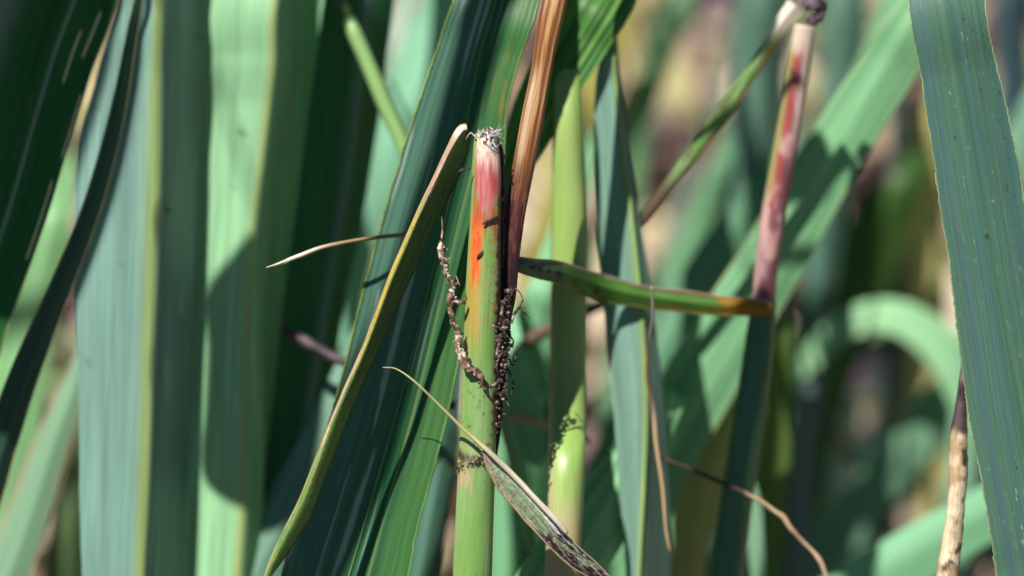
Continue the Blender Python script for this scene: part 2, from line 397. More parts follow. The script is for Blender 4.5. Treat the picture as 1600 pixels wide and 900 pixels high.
bt['label'] = 'upper piece snapped over and hanging, green with a yellow rim'

# node ring of hairs
def hairs(name, parent, items, mat, n=4):
    """many thin curved fibres in one mesh: items (px, py, d, dirx, diry, dird, length_px, radius_px, colour)"""
    V = []; F = []; C = []; U = []
    for (x, y, d, dx, dy, dd, L, r, c) in items:
        bend = rng.normal(0, 0.35, 3); k = 5; b = len(V)
        pts = []
        for i in range(k):
            t = i / (k - 1)
            pts.append((x + (dx * t + bend[0] * t * t) * L, y + (dy * t + bend[1] * t * t) * L, d + (dd * t + bend[2] * t * t) * L * 0.1))
        pts = np.array(pts)
        for i in range(k):
            tt = pts[min(i + 1, k - 1)] - pts[max(i - 1, 0)]; q = np.hypot(tt[0], tt[1]) + 1e-6
            nx, ny = -tt[1] / q, tt[0] / q; rr = r * (1 - 0.8 * i / (k - 1))
            for j in range(n):
                a = 2 * math.pi * j / n
                V.append(at(pts[i][0] + nx * rr * math.cos(a), pts[i][1] + ny * rr * math.cos(a), pts[i][2] + 0.1 * rr * math.sin(a)))
                C.append(c); U.append((j, i))
        for i in range(k - 1):
            for j in range(n): F.append((b + i * n + j, b + i * n + (j + 1) % n, b + (i + 1) * n + (j + 1) % n, b + (i + 1) * n + j))
    return make_mesh(name, np.array(V), F, np.array(C), np.array(U), mat, parent)

it = []
for i in range(220):
    th = rng.uniform(0, 2 * math.pi); lat = math.cos(th) * 30.5; x = 745.5 + lat
    y = 724 - 6 * lat / 30 + rng.normal(0, 3.5) - (8 if abs(lat) < 8 else 0) * 0.2
    dd = -abs(math.sin(th)) * 2.6 if rng.random() < 0.8 else abs(math.sin(th)) * 2.6
    it.append((x, y, dd, rng.normal(0, 0.5) + 0.4 * lat / 30, rng.normal(0.15, 0.6), -0.5 * abs(math.sin(th)) * rng.random(), rng.uniform(3, 8), rng.uniform(0.5, 1.1),
               np.array(BROWN) * rng.uniform(0.3, 1.2) if rng.random() < 0.75 else np.array((0.5, 0.42, 0.3))))
hairs('node_hair', broken, it, M_FLUFF)
# torn white fibres at the break
it = []
for i in range(100):      # short matted fibres on the torn rim, thicker towards the split edge
    a = rng.uniform(0, 1) ** 0.7; x = 744 + a * 36; y = 213 + 26 * max(0, a - 0.6) / 0.4 + rng.normal(0, 3)
    g = rng.uniform(0.45, 1.0)
    it.append((x, y, rng.uniform(-1.8, 1.8), rng.normal(0.25, 0.45), rng.normal(-0.55, 0.35), rng.normal(0, 0.4), rng.uniform(3, 8), rng.uniform(0.8, 2.4),
               np.array((0.62, 0.57, 0.54)) * g if rng.random() < 0.82 else np.array((0.09, 0.06, 0.045))))
for i in range(34):       # coarse flattened shreds
    it.append((766 + rng.normal(0, 6), 216 + rng.normal(0, 7), rng.uniform(-2.2, 0), rng.normal(0.5, 0.3), rng.normal(0.2, 0.6), 0.0, rng.uniform(7, 15), rng.uniform(1.8, 3.6), np.array((0.74, 0.71, 0.70)) * rng.uniform(0.55, 1)))
for i in range(30):       # fluffy seed-like plume
    it.append((768 + rng.normal(0, 4), 212 + rng.normal(0, 5), rng.uniform(-1.5, 1.5), rng.normal(0.55, 0.35), rng.normal(-0.1, 0.45), 0.2, rng.uniform(10, 24), rng.uniform(0.25, 0.6), np.array((0.72, 0.72, 0.75))))
hairs('torn_fibre_tuft', broken, it, M_FLUFF)
# blackened torn bark down the split edge
def bark_col(u, v): return mix(np.broadcast_to((0.02, 0.013, 0.014), u.shape + (3,)), np.array((0.22, 0.14, 0.12)), ss(0.6, 0.8, fbm(u * 9, v * 1.3, 21)))
stalk(None, [(772, 213, 4, 0.5), (780, 235, 6, 0.8), (784, 270, 6.5, 1.0), (785.5, 310, 6, 1.2), (784, 350, 5, 1.4), (783, 420, 4.5, 1.5)], 0, bark_col, M_DEAD, down=False, res=2.5, n=12, parent=broken, part='blackened_bark', bumpy=0.5)
hairs('split_fibre', broken, [(742, 213, -1.5, -0.7, -0.75, 0, 11, 1.6, (0.7, 0.55, 0.42)), (738, 208, -1, -0.8, -0.3, 0, 12, 1.3, (0.6, 0.5, 0.4)), (766, 204, 0, 0.0, -0.8, 0, 9, 4.0, (0.09, 0.06, 0.03)), (762, 206, 0, -0.1, -0.8, 0, 9, 3.0, (0.3, 0.22, 0.08)), (772, 208, 0, 0.2, -0.6, 0, 8, 3.0, (0.05, 0.035, 0.03))], M_DEAD, 6)
# dark nicks across the stem
for pts in ([(754, 351, 1.2, -2.6), (760, 346, 2.0, -2.5), (770, 342, 1.8, -2.2), (778, 338, 1.5, -1.4)], [(745, 404, 1.0, -2.3), (749, 399, 2.4, -2.35), (752, 395, 2.0, -2.4), (754, 391, 0.8, -2.4)], [(717, 269, 1.2, -2.6), (722, 266, 2.6, -2.4), (728, 264, 2.2, -2.2), (735, 263, 0.8, -2)]):
    stalk(None, pts, 0, bark_col, M_DEAD, down=False, res=2, n=8, parent=broken, part='dark_nick', bumpy=0.3)

# withered leaf springing from the node, with its white straw midrib
def wither_col(u, v):
    n = fbm(u * 6, v * 0.7, 41); n2 = fbm(u * 14, v * 1.8, 42); fib = fbm(u * 36, v * 0.15, 43)
    c = mix(np.broadcast_to((0.19, 0.26, 0.14), u.shape + (3,)), np.array((0.34, 0.38, 0.26)), ss(0.35, 0.65, fib))
    c = mix(c, np.array((0.09, 0.085, 0.05)), ss(0.66, 0.75, fbm(u * 20, v * 0.6, 49)) * ss(4, 12, v) * 0.6)
    c = mix(c, np.array((0.64, 0.62, 0.60)), np.clip(np.exp(-((u - 0.80 + 0.004 * v) / 0.10) ** 2) * band(0.5, 20, 2.5, v) * ss(0.3, 0.5, fbm(u * 30, v * 0.4, 44)) * 1.3, 0, 1))
    c = mix(c, np.array((0.46, 0.36, 0.27)), ss(0.86, 0.93, u + 0.06 * (n2 - 0.5)))
    c = mix(c, np.array((0.44, 0.33, 0.20)), (1 - ss(0.03, 0.13, u + 0.1 * (n2 - 0.5))) * 0.9)
    c = mix(c, np.array((0.04, 0.02, 0.015)), ss(0.55, 0.7, fbm(u * 10, v * 1.2, 48)) * (1 - ss(0.02, 0.16, u)) * 0.8)
    dk = 0.60 * ss(12, 24, v) + 0.5 * ss(0.35, 0.65, fbm(u * 9, v * 0.5, 50)) + 0.25 * np.abs(u - 0.5)
    rot = ss(0.62, 0.80, dk) * ss(11, 15, v)
    c = mix(c, np.array((0.035, 0.018, 0.022)), rot)
    return mix(c, np.array((0.40, 0.32, 0.34)), rot * ss(0.64, 0.72, fbm(u * 22, v * 1.2, 47)) * 0.9)
wl = leaf(None, [(757, 706, 4, 4, -3.4), (772, 724, 14, 9, -3.4), (790, 742, 21, 11, -3.2), (815, 772, 22, 13, -2.8), (845, 808, 20, 14, -2), (872, 842, 17, 14, -1), (900, 870, 15, 13, 0.5), (925, 890, 12, 11, 1.8), (946, 908, 10, 8, 3), (965, 932, 3, 3, 4)], 0, 15, 30, wither_col, M_DEAD, down=False, up=0, res=1.6, nc=18,
          parent=broken, part='withered_leaf', wob=0.22, margin=(1.5, (0.40, 0.29, 0.17), (0.50, 0.40, 0.32)))
wl['label'] = 'withered grey-green leaf with a blackened end springing from the node'
straw = lambda u, v: mix(np.broadcast_to((0.36, 0.33, 0.15), u.shape + (3,)), np.array((0.74, 0.68, 0.52)), ss(14, 32, v))
stalk(None, [(598, 574, 0.8, -2), (620, 577, 1.1, -3), (650, 598, 1.6, -4.5), (690, 637, 2.2, -4.6), (730, 676, 3.0, -4.6), (765, 707, 4.0, -4.6), (800, 741, 4.2, -3.6), (840, 783, 4.4, -2.7), (868, 812, 4.6, -1.9), (880, 826, 4.6, -1.3), (886, 834, 3.4, -1.0)], 0, straw, M_DRY, down=False, res=3, n=8, parent=wl, part='straw_awn')
stalk(None, [(753, 709, 2.5, -3.4), (757, 707, 3.8, -3.6), (764, 720, 3.6, -3.4), (772, 734, 2.5, -3)], 0, plain((0.6, 0.52, 0.45)), M_DRY, down=False, res=2, n=8, parent=wl, part='sheath_tip')

# ------------------------------------------------------------------ brown dead stalk beside it
def brown_col(u, v):
    x = -np.sin(2 * math.pi * u); n1 = fbm(u * 16, v * 0.06, 51); n2 = fbm(u * 22, v * 0.5, 52)
    c = mix(np.broadcast_to((0.22, 0.085, 0.025), u.shape + (3,)), np.array((0.44, 0.25, 0.10)), ss(0.4, 0.62, n1))
    c = mix(c, np.array((0.13, 0.04, 0.018)), ss(0.52, 0.62, vn(u * 34, v * 0.022, 53)) * 0.85)
    c = mix(c, np.array((0.66, 0.50, 0.34)), np.exp(-((x + 0.5) / 0.25) ** 2) * band(12, 27, 3, v) * 0.6)
    c = mix(c, np.array((0.075, 0.022, 0.018)), ss(20, 35, v + 16 * (n1 - 0.5)) * (0.5 + 0.65 * ss(0.3, 0.5, n2)))
    c = mix(c, np.array((0.028, 0.012, 0.014)), ss(37, 45, v + 6 * (n2 - 0.5)))
    return mix(c, np.array((0.42, 0.32, 0.28)), ss(0.74, 0.82, fbm(u * 18, v * 2.2, 55)) * ss(44, 50, v) * 0.9)
bs = stalk('dry brown dead stalk pressed against the broken stem, blackened below', [(867, 0, 19.5, 5), (846, 110, 16.5, 4.5), (833, 180, 18, 4), (818, 260, 17.5, 3.5), (805, 330, 16.5, 3), (797, 400, 15, 2.5), (794, 460, 12.5, 2.2), (789, 500, 10, 2), (785, 560, 8, 1.5), (782, 620, 5, 1.2), (778, 680, 3.5, 1), (774, 712, 2.5, 0.5)],
           0, brown_col, M_HUSK, down=False, up=500, updd=15, res=2.5, n=64, flat=0.6, name='dead_stalk', bumpy=0.0, upbend=0.2)
# crumbs and rootlets stuck to it
V = []; F = []; C = []
def crumb(x, y, d, r, c):
    b = len(V); ph = rng.random(3) * 6
    ring = 6
    st_ = rng.normal(0, 1, 2); st_ /= np.hypot(*st_) + 1e-6; el = rng.uniform(1.0, 2.2)
    for i in range(4):
        t = math.pi * (i + 0.5) / 4
        for j in range(ring):
            a = 2 * math.pi * j / ring; rr = r * rng.uniform(0.55, 1.2)
            lx = rr * math.sin(t) * math.cos(a); ly = rr * math.sin(t) * math.sin(a); lz = rr * math.cos(t)
            k = (lx * st_[0] + ly * st_[1]) * (el - 1)
            V.append(at(x + lx + k * st_[0], y + ly + k * st_[1], d + lz * 0.1)); C.append(np.asarray(c) * rng.uniform(0.6, 1.3))
    for i in range(3):
        for j in range(ring): F.append((b + i * ring + j, b + i * ring + (j + 1) % ring, b + (i + 1) * ring + (j + 1) % ring, b + (i + 1) * ring + j))
    F.append(tuple(b + j for j in range(ring))[::-1]); F.append(tuple(b + 3 * ring + j for j in range(ring)))
pal = [(0.02, 0.011, 0.010), (0.045, 0.025, 0.02), (0.09, 0.055, 0.045), (0.035, 0.02, 0.015), (0.30, 0.23, 0.21)]
for i in range(520):
    y = np.clip(rng.normal(545, 48), 455, 700); cx = np.interp(y, [455, 500, 560, 620, 700], [794, 789, 785, 782, 776]); sp = np.interp(y, [455, 500, 540, 600, 700], [5, 8, 11, 6, 3])
    crumb(cx + np.clip(rng.normal(-1, sp * 0.6), -sp * 1.1, sp * 0.9), y, rng.uniform(-2.6, 1.5), rng.uniform(0.8, 3.4), pal[rng.integers(5)])
o = make_mesh('soil_crumb_crust', np.array(V), F, np.array(C), np.zeros((len(V), 2)), M_DEAD, bs, smooth=False); o['kind'] = 'stuff'
root_c = lambda u, v: mix(np.broadcast_to((0.035, 0.018, 0.015), u.shape + (3,)), np.array((0.52, 0.44, 0.40)), ss(0.55, 0.7, fbm(u * 4, v * 1.6, 61)))
for pts in ([(804, 450, 1.2, 0), (812, 456, 1.2, -1), (817, 468, 1.6, -1), (811, 480, 1.8, -1), (803, 492, 2.2, -1), (798, 505, 2.0, -0.5)], [(811, 480, 1.2, -1), (820, 489, 1.4, -0.5), (828, 498, 0.9, 0)],
            [(790, 548, 2, -1.5), (780, 556, 3, -2.5), (776, 566, 2, -2.6)], [(788, 520, 1.6, -1.5), (776, 512, 2.2, -2.6), (768, 508, 1.4, -2.7)], [(794, 560, 1.8, 0), (802, 570, 2.0, 0), (807, 552, 1.0, -0.5), (808, 542, 0.8, -0.5)],
            [(790, 570, 1.8, 0), (797, 584, 2.0, 0), (802, 602, 1.8, 0.2), (797, 622, 1.2, 0)], [(786, 596, 3, -1), (774, 600, 3.2, -2.6), (765, 606, 1.6, -2.8)], [(786, 612, 1.5, 0), (792, 626, 1.2, 0), (797, 640, 0.8, 0)], [(793, 470, 1.8, -1.4), (786, 478, 2.4, -2), (783, 492, 2.6, -2.4), (789, 503, 2.0, -2)],
            [(782, 528, 2.2, -2.4), (778, 545, 3.4, -2.6), (774, 560, 2.6, -2.7)], [(796, 525, 2.0, -1), (803, 532, 1.6, -1), (800, 543, 2.4, -1)]):
    stalk(None, pts, 0, root_c, M_DEAD, down=False, res=2, n=7, parent=bs, part='rootlet', bumpy=0.7, seed=int(pts[0][1]))

# dried root strand hanging between bent piece and stem
rs_col = lambda u, v: mix(mix(np.broadcast_to((0.06, 0.03, 0.018), u.shape + (3,)), np.array((0.22, 0.13, 0.08)), ss(0.35, 0.6, fbm(u * 5, v * 1.4, 71))), np.array((0.62, 0.52, 0.44)), ss(0.62, 0.72, fbm(u * 6, v * 1.8, 72)))
strand = stalk('crinkled dried brown root strand dangling against the broken stem', [(689, 376, 2.5, -2), (690, 398, 4.5, -2.5), (697, 424, 5, -3), (708, 445, 4.0, -3), (706, 462, 4.5, -3), (704, 480, 4.0, -3), (709, 505, 4.5, -3), (716, 522, 4.5, -3), (717, 545, 5, -3.2), (730, 568, 7.5, -3.4), (745, 582, 6, -3.5), (752, 590, 4, -3.5), (754, 603, 3, -3.4), (760, 611, 2, -3.2)],
               0, rs_col, M_DEAD, down=False, res=1.2, n=14, flat=0.7, bumpy=0.85, name='dried_root', cat='root', part='strand')
V = []; F = []; C = []
SP = [(690, 385), (697, 424), (708, 445), (704, 480), (709, 505), (717, 535), (725, 562), (742, 580), (752, 592), (755, 603)]
for i in range(130):
    k = rng.integers(len(SP) - 1); f = rng.random(); x = SP[k][0] + f * (SP[k + 1][0] - SP[k][0]); y = SP[k][1] + f * (SP[k + 1][1] - SP[k][1])
    crumb(x + rng.normal(0, 3.6), y + rng.normal(0, 3), -3 + rng.normal(0, 0.4), rng.uniform(0.7, 2.6), [(0.05, 0.028, 0.018), (0.12, 0.07, 0.045), (0.26, 0.17, 0.11), (0.5, 0.42, 0.36)][rng.integers(4)])
o = make_mesh('bark_flake_crust', np.array(V), F, np.array(C), np.zeros((len(V), 2)), M_DEAD, strand, smooth=False); o['kind'] = 'stuff'
for pts in ([(709, 470, 3.2, -3), (718, 472, 3.6, -3), (727, 471, 2.6, -2.5)], [(690, 374, 2.0, -2), (691, 352, 1.2, -1.8), (690, 338, 0.7, -1.6)], [(712, 430, 1.2, -3), (719, 447, 0.8, -3)], [(718, 548, 3, -3.2), (722, 566, 4, -3.2), (728, 578, 2.5, -3.4)]):
    stalk(None, pts, 0, rs_col, M_DEAD, down=False, res=1.5, n=8, parent=strand, part='rootlet', bumpy=0.4)

# ------------------------------------------------------------------ straw with a split pale tip
sw = stalk('thin dry straw with a split pale tip, poking past the big dark leaf', [(640, 366, 3.4, 9), (597, 370, 3.2, 8), (555, 376, 3.0, 7), (505, 386, 3.2, 6), (470, 399, 3.6, 5.5), (448, 407, 3.0, 5)], 0,
           lambda u, v: mix(np.broadcast_to((0.30, 0.19, 0.09), u.shape + (3,)), np.array((0.72, 0.64, 0.5)), ss(10, 19, v)), M_DRY, down=False, res=3, n=8, name='dry_straw', cat='straw', part='shaft')
for pts in ([(450, 406, 2.4, 5), (432, 413, 1.8, 4.8), (416, 418, 0.8, 4.6)], [(452, 407, 2.2, 5), (440, 412, 1.8, 5), (428, 416, 0.8, 5)]):
    stalk(None, pts, 0, plain((0.75, 0.67, 0.52), (0.6, 0.5, 0.36)), M_DRY, down=False, res=2, n=6, parent=sw, part='split_tip')

# ------------------------------------------------------------------ big veined leaf behind the broken stem
def bigcol(u, v):
    n = fbm(u * 16, v * 0.015, 81); n2 = vn(u * 70, v * 0.03, 82)
    c = mix(np.broadcast_to((0.06, 0.15, 0.105), u.shape + (3,)), np.array((0.022, 0.115, 0.045)), ss(0.2, 0.5, u + 0.3 * (n - 0.5)))  # teal left side paints in the sky sheen
    c = mix(c, np.array((0.042, 0.13, 0.034)), ss(0.62, 0.85, u))
    c = c * (0.75 + 0.5 * n2)[..., None] * (0.8 + 0.4 * n)[..., None]
    sl = ss(0.74, 0.80, vn(u * 34, v * 0.035, 84)) * (u < 0.6)
    c = mix(c, np.array((0.26, 0.36, 0.33)), sl * 0.8)
    c = mix(c, np.array((0.30, 0.34, 0.10)), np.exp(-((u - 0.66) / 0.006) ** 2) * 0.8)
    c = mix(c, np.array((0.25, 0.13, 0.02)), ss(0.7, 0.8, fbm(u * 30, v * 0.12, 86)) * ss(0.6, 0.8, u) * (v < 25) * 0.7)
    return c
leaf('broad dark green leaf with fine veins and toothed rim behind the broken stem', [(775, 0, 62, 64), (752, 80, 66, 60), (735, 160, 76, 58), (718, 250, 88, 68), (694, 350, 94, 68), (665, 470, 98, 70), (640, 570, 98, 74), (610, 680, 98, 78), (575, 800, 98, 80), (545, 900, 102, 90)],
     (13, 8), 30, 3, bigcol, M_SHARP, res=3, nc=42, rib=(14, 0.03), tooth=1.6, margin=(1.8, (0.16, 0.24, 0.05), (0.10, 0.2, 0.05)), rib_mid=(2.0, (0.1, 0.2, 0.07)), up=500, cup=-0.35)

# leaf crossing behind the brown stalk
def crosscol(u, v):
    n = vn(u * 22, v * 0.02, 91)
    c = mix(np.broadcast_to((0.09, 0.25, 0.055), u.shape + (3,)), np.array((0.045, 0.14, 0.035)), ss(0.4, 0.65, n))
    c = mix(c, np.array((0.02, 0.05, 0.02)), np.exp(-((u - 0.62) / 0.02) ** 2) + np.exp(-((u - 0.42) / 0.015) ** 2) * 0.7)
    return mix(c, np.array((0.16, 0.34, 0.08)), np.exp(-((u - 0.72) / 0.05) ** 2) * 0.7)
leaf('bright green ribbed leaf rising diagonally from behind the dry brown stalk', [(945, 0, 56, 44), (908, 62, 54, 42), (868, 130, 48, 40), (830, 205, 38, 32), (802, 270, 24, 24), (782, 350, 14, 16), (770, 450, 10, 12), (762, 600, 10, 10)], (24.5, 20), 14, 6, crosscol, M_SHARP, res=4, nc=26, rib=(7, 0.07),
     margin=(1.2, (0.1, 0.24, 0.05)), up=220, tooth=0.8)

# ------------------------------------------------------------------ sharp blue-green leaf
def kcol(u, v):
    n = fbm(u * 10, v * 0.02, 101); n2 = vn(u * 80, v * 0.02, 102)
    c = mix(np.broadcast_to((0.066, 0.155, 0.135), u.shape + (3,)), np.array((0.078, 0.168, 0.112)), ss(0.35, 0.65, n))
    c = c * (0.88 + 0.24 * n2)[..., None]
    c = mix(c, np.array((0.075, 0.13, 0.15)), np.exp(-((u - 0.16) / 0.05) ** 2) * 0.6 + np.exp(-((u - 0.8) / 0.03) ** 2) * 0.5)
    c = mix(c, np.array((0.05, 0.13, 0.05)), np.exp(-((u - 0.56) / 0.010) ** 2) * 0.9 + np.exp(-((u - 0.27) / 0.006) ** 2) * 0.6)
    wsp = ss(0.86, 0.93, vn(u * 55, v * 0.9, 104)) * (np.exp(-((u - 0.36) / 0.03) ** 2) + np.exp(-((u - 0.68) / 0.04) ** 2) + 0.25)
    c = mix(c, np.array((0.34, 0.40, 0.30)), np.clip(wsp, 0, 1) * 0.75 * ss(0.35, 0.7, fbm(u * 3, v * 0.05, 107)))
    bsp = ss(0.93, 0.97, vn(u * 48, v * 1.1, 105)) * ss(0.55, 0.75, u)
    c = mix(c, np.array((0.02, 0.025, 0.025)), bsp * 0.8)
    for (su, sv, r) in ((0.53, 37.5, 0.32), (0.33, 21.5, 0.25), (0.70, 3.5, 0.2), (0.3, 13, 0.18), (0.42, 74, 0.2)):
        c = mix(c, np.array((0.05, 0.012, 0.012)), np.exp(-(((u - su) * 15 / r) ** 2 + ((v - sv) / r) ** 2)))
    return mix(c, np.array((0.24, 0.3, 0.13)), np.clip((1 - ss(0, 0.012, u)) + ss(0.988, 1, u), 0, 1) * 0.8)
leaf('smooth blue-green leaf with pale specks and a toothed rim, beside the mottled straw stalk', [(1476, 0, 58, 59), (1496, 120, 57, 64), (1514, 230, 57, 70), (1536, 360, 60, 74), (1556, 480, 64, 77), (1576, 600, 68, 80), (1598, 720, 70, 84), (1620, 830, 72, 86), (1632, 900, 74, 88)],
     (-3, 2), 12, 10, kcol, M_SHARP, res=3, nc=36, tooth=2.6, rib=(5, 0.05), wob=0.05, margin=(1.1, (0.26, 0.32, 0.15)), up=500, seed=9, drift=0.95)

# mottled straw stalk by it
def lcol(u, v):
    n = fbm(u * 5, v * 0.4, 111); sp = ss(0.62, 0.72, fbm(u * 10, v * 0.5, 112))
    c = mix(np.broadcast_to((0.62, 0.50, 0.34), u.shape + (3,)), np.array((0.40, 0.28, 0.16)), ss(0.4, 0.7, n))
    c = mix(c, np.array((0.05, 0.025, 0.025)), sp * 0.9)
    return mix(c, np.array((0.075, 0.05, 0.055)), 1 - ss(9.5, 11, v + 2 * (n - 0.5)))  # shade on the upper end painted in as dark purple-grey
stalk('pale straw stalk mottled with black, its shaded upper end painted dark purple-grey', [(1506, 580, 6), (1502, 630, 9), (1498, 690, 14), (1497, 740, 15), (1494, 790, 14), (1488, 840, 16), (1480, 900, 17)], 8, lcol, M_DRY, res=3, n=24, name='straw_stalk', bumpy=0.06, up=160)

# ------------------------------------------------------------------ spotted leaf lying crosswise
def icol(u, v):
    n = fbm(u * 7, v * 0.3, 121); n2 = fbm(u * 10, v * 0.6, 122)
    c = mix(np.broadcast_to((0.10, 0.17, 0.10), u.shape + (3,)), np.array((0.075, 0.19, 0.035)), ss(9, 16, v))
    c = c * (0.75 + 0.5 * n)[..., None]
    c = mix(c, np.array((0.42, 0.30, 0.22)), ss(0.88, 0.97, u + 0.1 * (n2 - 0.5)) * 0.9)
    c = mix(c, np.array((0.22, 0.10, 0.02)), ss(0.6, 0.75, n2) * (1 - ss(0.1, 0.35, u)) * 0.6)
    for (su, sv, r) in ((0.55, 4.0, 0.7), (0.5, 5.8, 0.8), (0.5, 8.3, 0.6), (0.45, 11.2, 0.9), (0.5, 3.3, 0.4), (0.3, 16, 0.5), (0.25, 22, 0.6)):
        c = mix(c, np.array((0.025, 0.012, 0.015)), np.exp(-(((u - su) * 4 / r) ** 2 + ((v - sv) / r) ** 2)))
    c = mix(c, np.array((0.10, 0.055, 0.03)), ss(0.74, 0.9, u) * ss(24, 30, v) * 0.8)
    c = mix(c, np.array((0.34, 0.12, 0.015)), ss(0.56, 0.7, fbm(u * 6, v * 0.5, 127)) * (1 - ss(0.15, 0.45, u)) * 0.45)
    return mix(c, np.array((0.34, 0.15, 0.015)), ss(41, 44.5, v + 5 * (n - 0.5)) * 0.85)
leaf('spotted green leaf lying crosswise between the brown stalk and the pink-red stem', [(800, 412, 10, 10, 4.5), (830, 418, 13, 13, 6), (880, 428, 16, 17, 13), (940, 447, 20, 17, 21), (1000, 461, 19, 14, 23.5), (1060, 470, 17, 17, 24), (1120, 477, 15, 15, 24.5), (1165, 480, 13, 13, 25), (1195, 482, 11, 11, 26), (1206, 484, 5, 6, 27)],
     0, 25, 25, icol, M_SHARP, down=False, up=0, res=3, nc=14, wob=0.2, cup=0.0, margin=(1.3, (0.16, 0.18, 0.05), (0.4, 0.3, 0.22)))

# ------------------------------------------------------------------ pink-red stem with a hanging broken blade
def pinkcol(u, v):
    x = -np.sin(2 * math.pi * u); n1 = fbm(u * 6, v * 0.25, 131); n2 = fbm(u * 10, v * 0.12, 132)
    c = mix(np.broadcast_to((0.32, 0.125, 0.12), u.shape + (3,)), np.array((0.48, 0.29, 0.27)), ss(0.4, 0.65, n2))
    c = mix(c, np.array((0.15, 0.045, 0.055)), ss(0.46, 0.64, n1) * 0.85)
    ye = (1 - ss(-0.75, -0.2, x + 0.4 * (n1 - 0.5))) * (1 - ss(24, 32, v))
    c = mix(c, np.array((0.28, 0.25, 0.09)), ye)
    c = mix(c, np.array((0.33, 0.05, 0.035)), np.exp(-((x + 0.25) / 0.25) ** 2) * ss(0.42, 0.58, n1) * band(4, 30, 3, v))
    c = mix(c, np.array((0.58, 0.42, 0.38)), ss(0.1, 0.5, x) * (1 - ss(14, 26, v)) * 0.8)  # pale pink highlight painted down the right flank
    c = mix(c, np.array((0.62, 0.50, 0.40)), (1 - ss(2, 6, v)) * 0.8)
    return mix(c, np.array((0.03, 0.02, 0.02)), np.exp(-(((x + 0.45) / 0.2) ** 2 + ((v - 7.8) / 0.7) ** 2)))
PJ = [(1258, 40, 17), (1248, 100, 18.5), (1238, 170, 19), (1222, 260, 19.5), (1208, 340, 19), (1198, 410, 18.5), (1193, 474, 18)]
pk = stalk('pink and red streaked broken stem with a dark knot and a bent-down piece', PJ, (27, 30), pinkcol, M_STEM, down=False, res=4, n=30, name='reddened_reed_stem', part='reddened_culm')
pk.location = pk.location
stalk(None, [(1192, 470, 17.5, 30.5), (1188, 520, 22, 31), (1178, 600, 24, 32), (1163, 700, 25, 33), (1148, 800, 26, 34), (1135, 900, 27, 35)], 0, plain((0.05, 0.15, 0.06), (0.035, 0.115, 0.05), 5, 0.05), M_STEM, res=8, n=24, parent=pk, part='green_culm', name='x')
stalk(None, [(1193, 466, 18.5, 30.2), (1192, 476, 21, 30.4), (1191, 488, 20.5, 30.6), (1190, 496, 22, 30.8)], 0, plain((0.20, 0.10, 0.05), (0.07, 0.05, 0.03), 4, 0.8), M_DEAD, down=False, res=2, n=24, parent=pk, part='node_ring', bumpy=0.06)
o = stalk(None, [(1256, 14, 7, 26), (1265, 6, 11, 26), (1276, 8, 13, 26), (1284, 18, 8, 26), (1272, 34, 10, 27), (1262, 40, 9, 27)], 0, plain((0.03, 0.018, 0.03), (0.10, 0.07, 0.09), 3, 0.8), M_DEAD, down=False, res=2, n=12, parent=pk, part='dark_knot', bumpy=0.6)
def hangcol(u, v):
    n = fbm(u * 8, v * 0.3, 141)
    c = mix(np.broadcast_to((0.11, 0.25, 0.06), u.shape + (3,)), np.array((0.20, 0.32, 0.13)), ss(0.4, 0.6, n))
    c = mix(c, np.array((0.24, 0.12, 0.05)), ss(0.7, 0.9, u + 0.3 * (n - 0.5)))
    c = mix(c, np.array((0.12, 0.06, 0.05)), ss(0.55, 0.7, fbm(u * 6, v * 0.4, 143)) * ss(12, 22, v) * 0.8)
    c = mix(c, np.array((0.085, 0.045, 0.035)), ss(31, 38, v) * 0.9)
    return mix(c, np.array((0.75, 0.66, 0.58)), (1 - ss(5, 10, v + 5 * (u - 0.3))))
leaf(None, [(1243, 8, 15, 17, 26), (1215, 45, 11, 13, 27), (1180, 105, 12, 10, 28), (1140, 165, 14, 11, 29), (1095, 225, 13, 11, 30), (1050, 285, 11, 10, 31), (1012, 335, 10, 9, 32), (998, 354, 6, 6, 33)], 0, 35, 25, hangcol, M_LEAF, down=False, up=0, res=5, nc=8, parent=pk, part='bent_piece', wob=0.08)

# ------------------------------------------------------------------ pale stem, teal leaf and dry tendril
def fcol(u, v):
    x = -np.sin(2 * math.pi * u); n = fbm(u * 8, v * 0.04, 151)
    c = mix(np.broadcast_to((0.24, 0.37, 0.09), u.shape + (3,)), np.array((0.30, 0.42, 0.13)), ss(0.35, 0.65, n))
    c = mix(c, np.array((0.42, 0.40, 0.20)), (1 - ss(-0.85, -0.6, x)) * ss(20, 40, v))
    return mix(c, np.array((0.46, 0.34, 0.20)), ss(68, 76, v) * (0.5 + 0.5 * n))
stalk('thick pale yellow-green stem standing behind the dry brown stalk', [(887, 140, 22, 23.5), (889, 300, 27, 23.5), (889, 420, 29, 23.5), (888, 520, 29, 23.5), (887, 600, 29, 23), (886, 660, 29, 19.5), (886, 710, 29, 14), (884, 780, 28, 12), (878, 900, 27, 11.5)], 25, fcol, M_STEM, res=10, n=24, up=250, name='pale_reed_stem')
leaf('pale teal folded leaf with a brown rim beside the thick pale stem', [(958, 60, 14, 6), (962, 130, 32, 9), (972, 220, 44, 12), (986, 330, 56, 13), (998, 440, 58, 16), (1006, 540, 58, 22), (1010, 640, 52, 28), (1006, 750, 40, 38), (998, 900, 20, 50)], 28, 8, 55, leafcol((0.17, 0.31, 0.25), (0.15, 0.27, 0.2), keel=(0.28, 0.40, 0.14), kw=0.05, seed=15,
     extra=lambda u, v, c: mix(c, np.array((0.13, 0.07, 0.045)), ss(0.8, 0.95, u) * (1 - ss(24, 34, v)))), M_WAXY, up=120, res=8, nc=10, rib_mid=(3.5, (0.24, 0.36, 0.12)), uptaper=0.4)
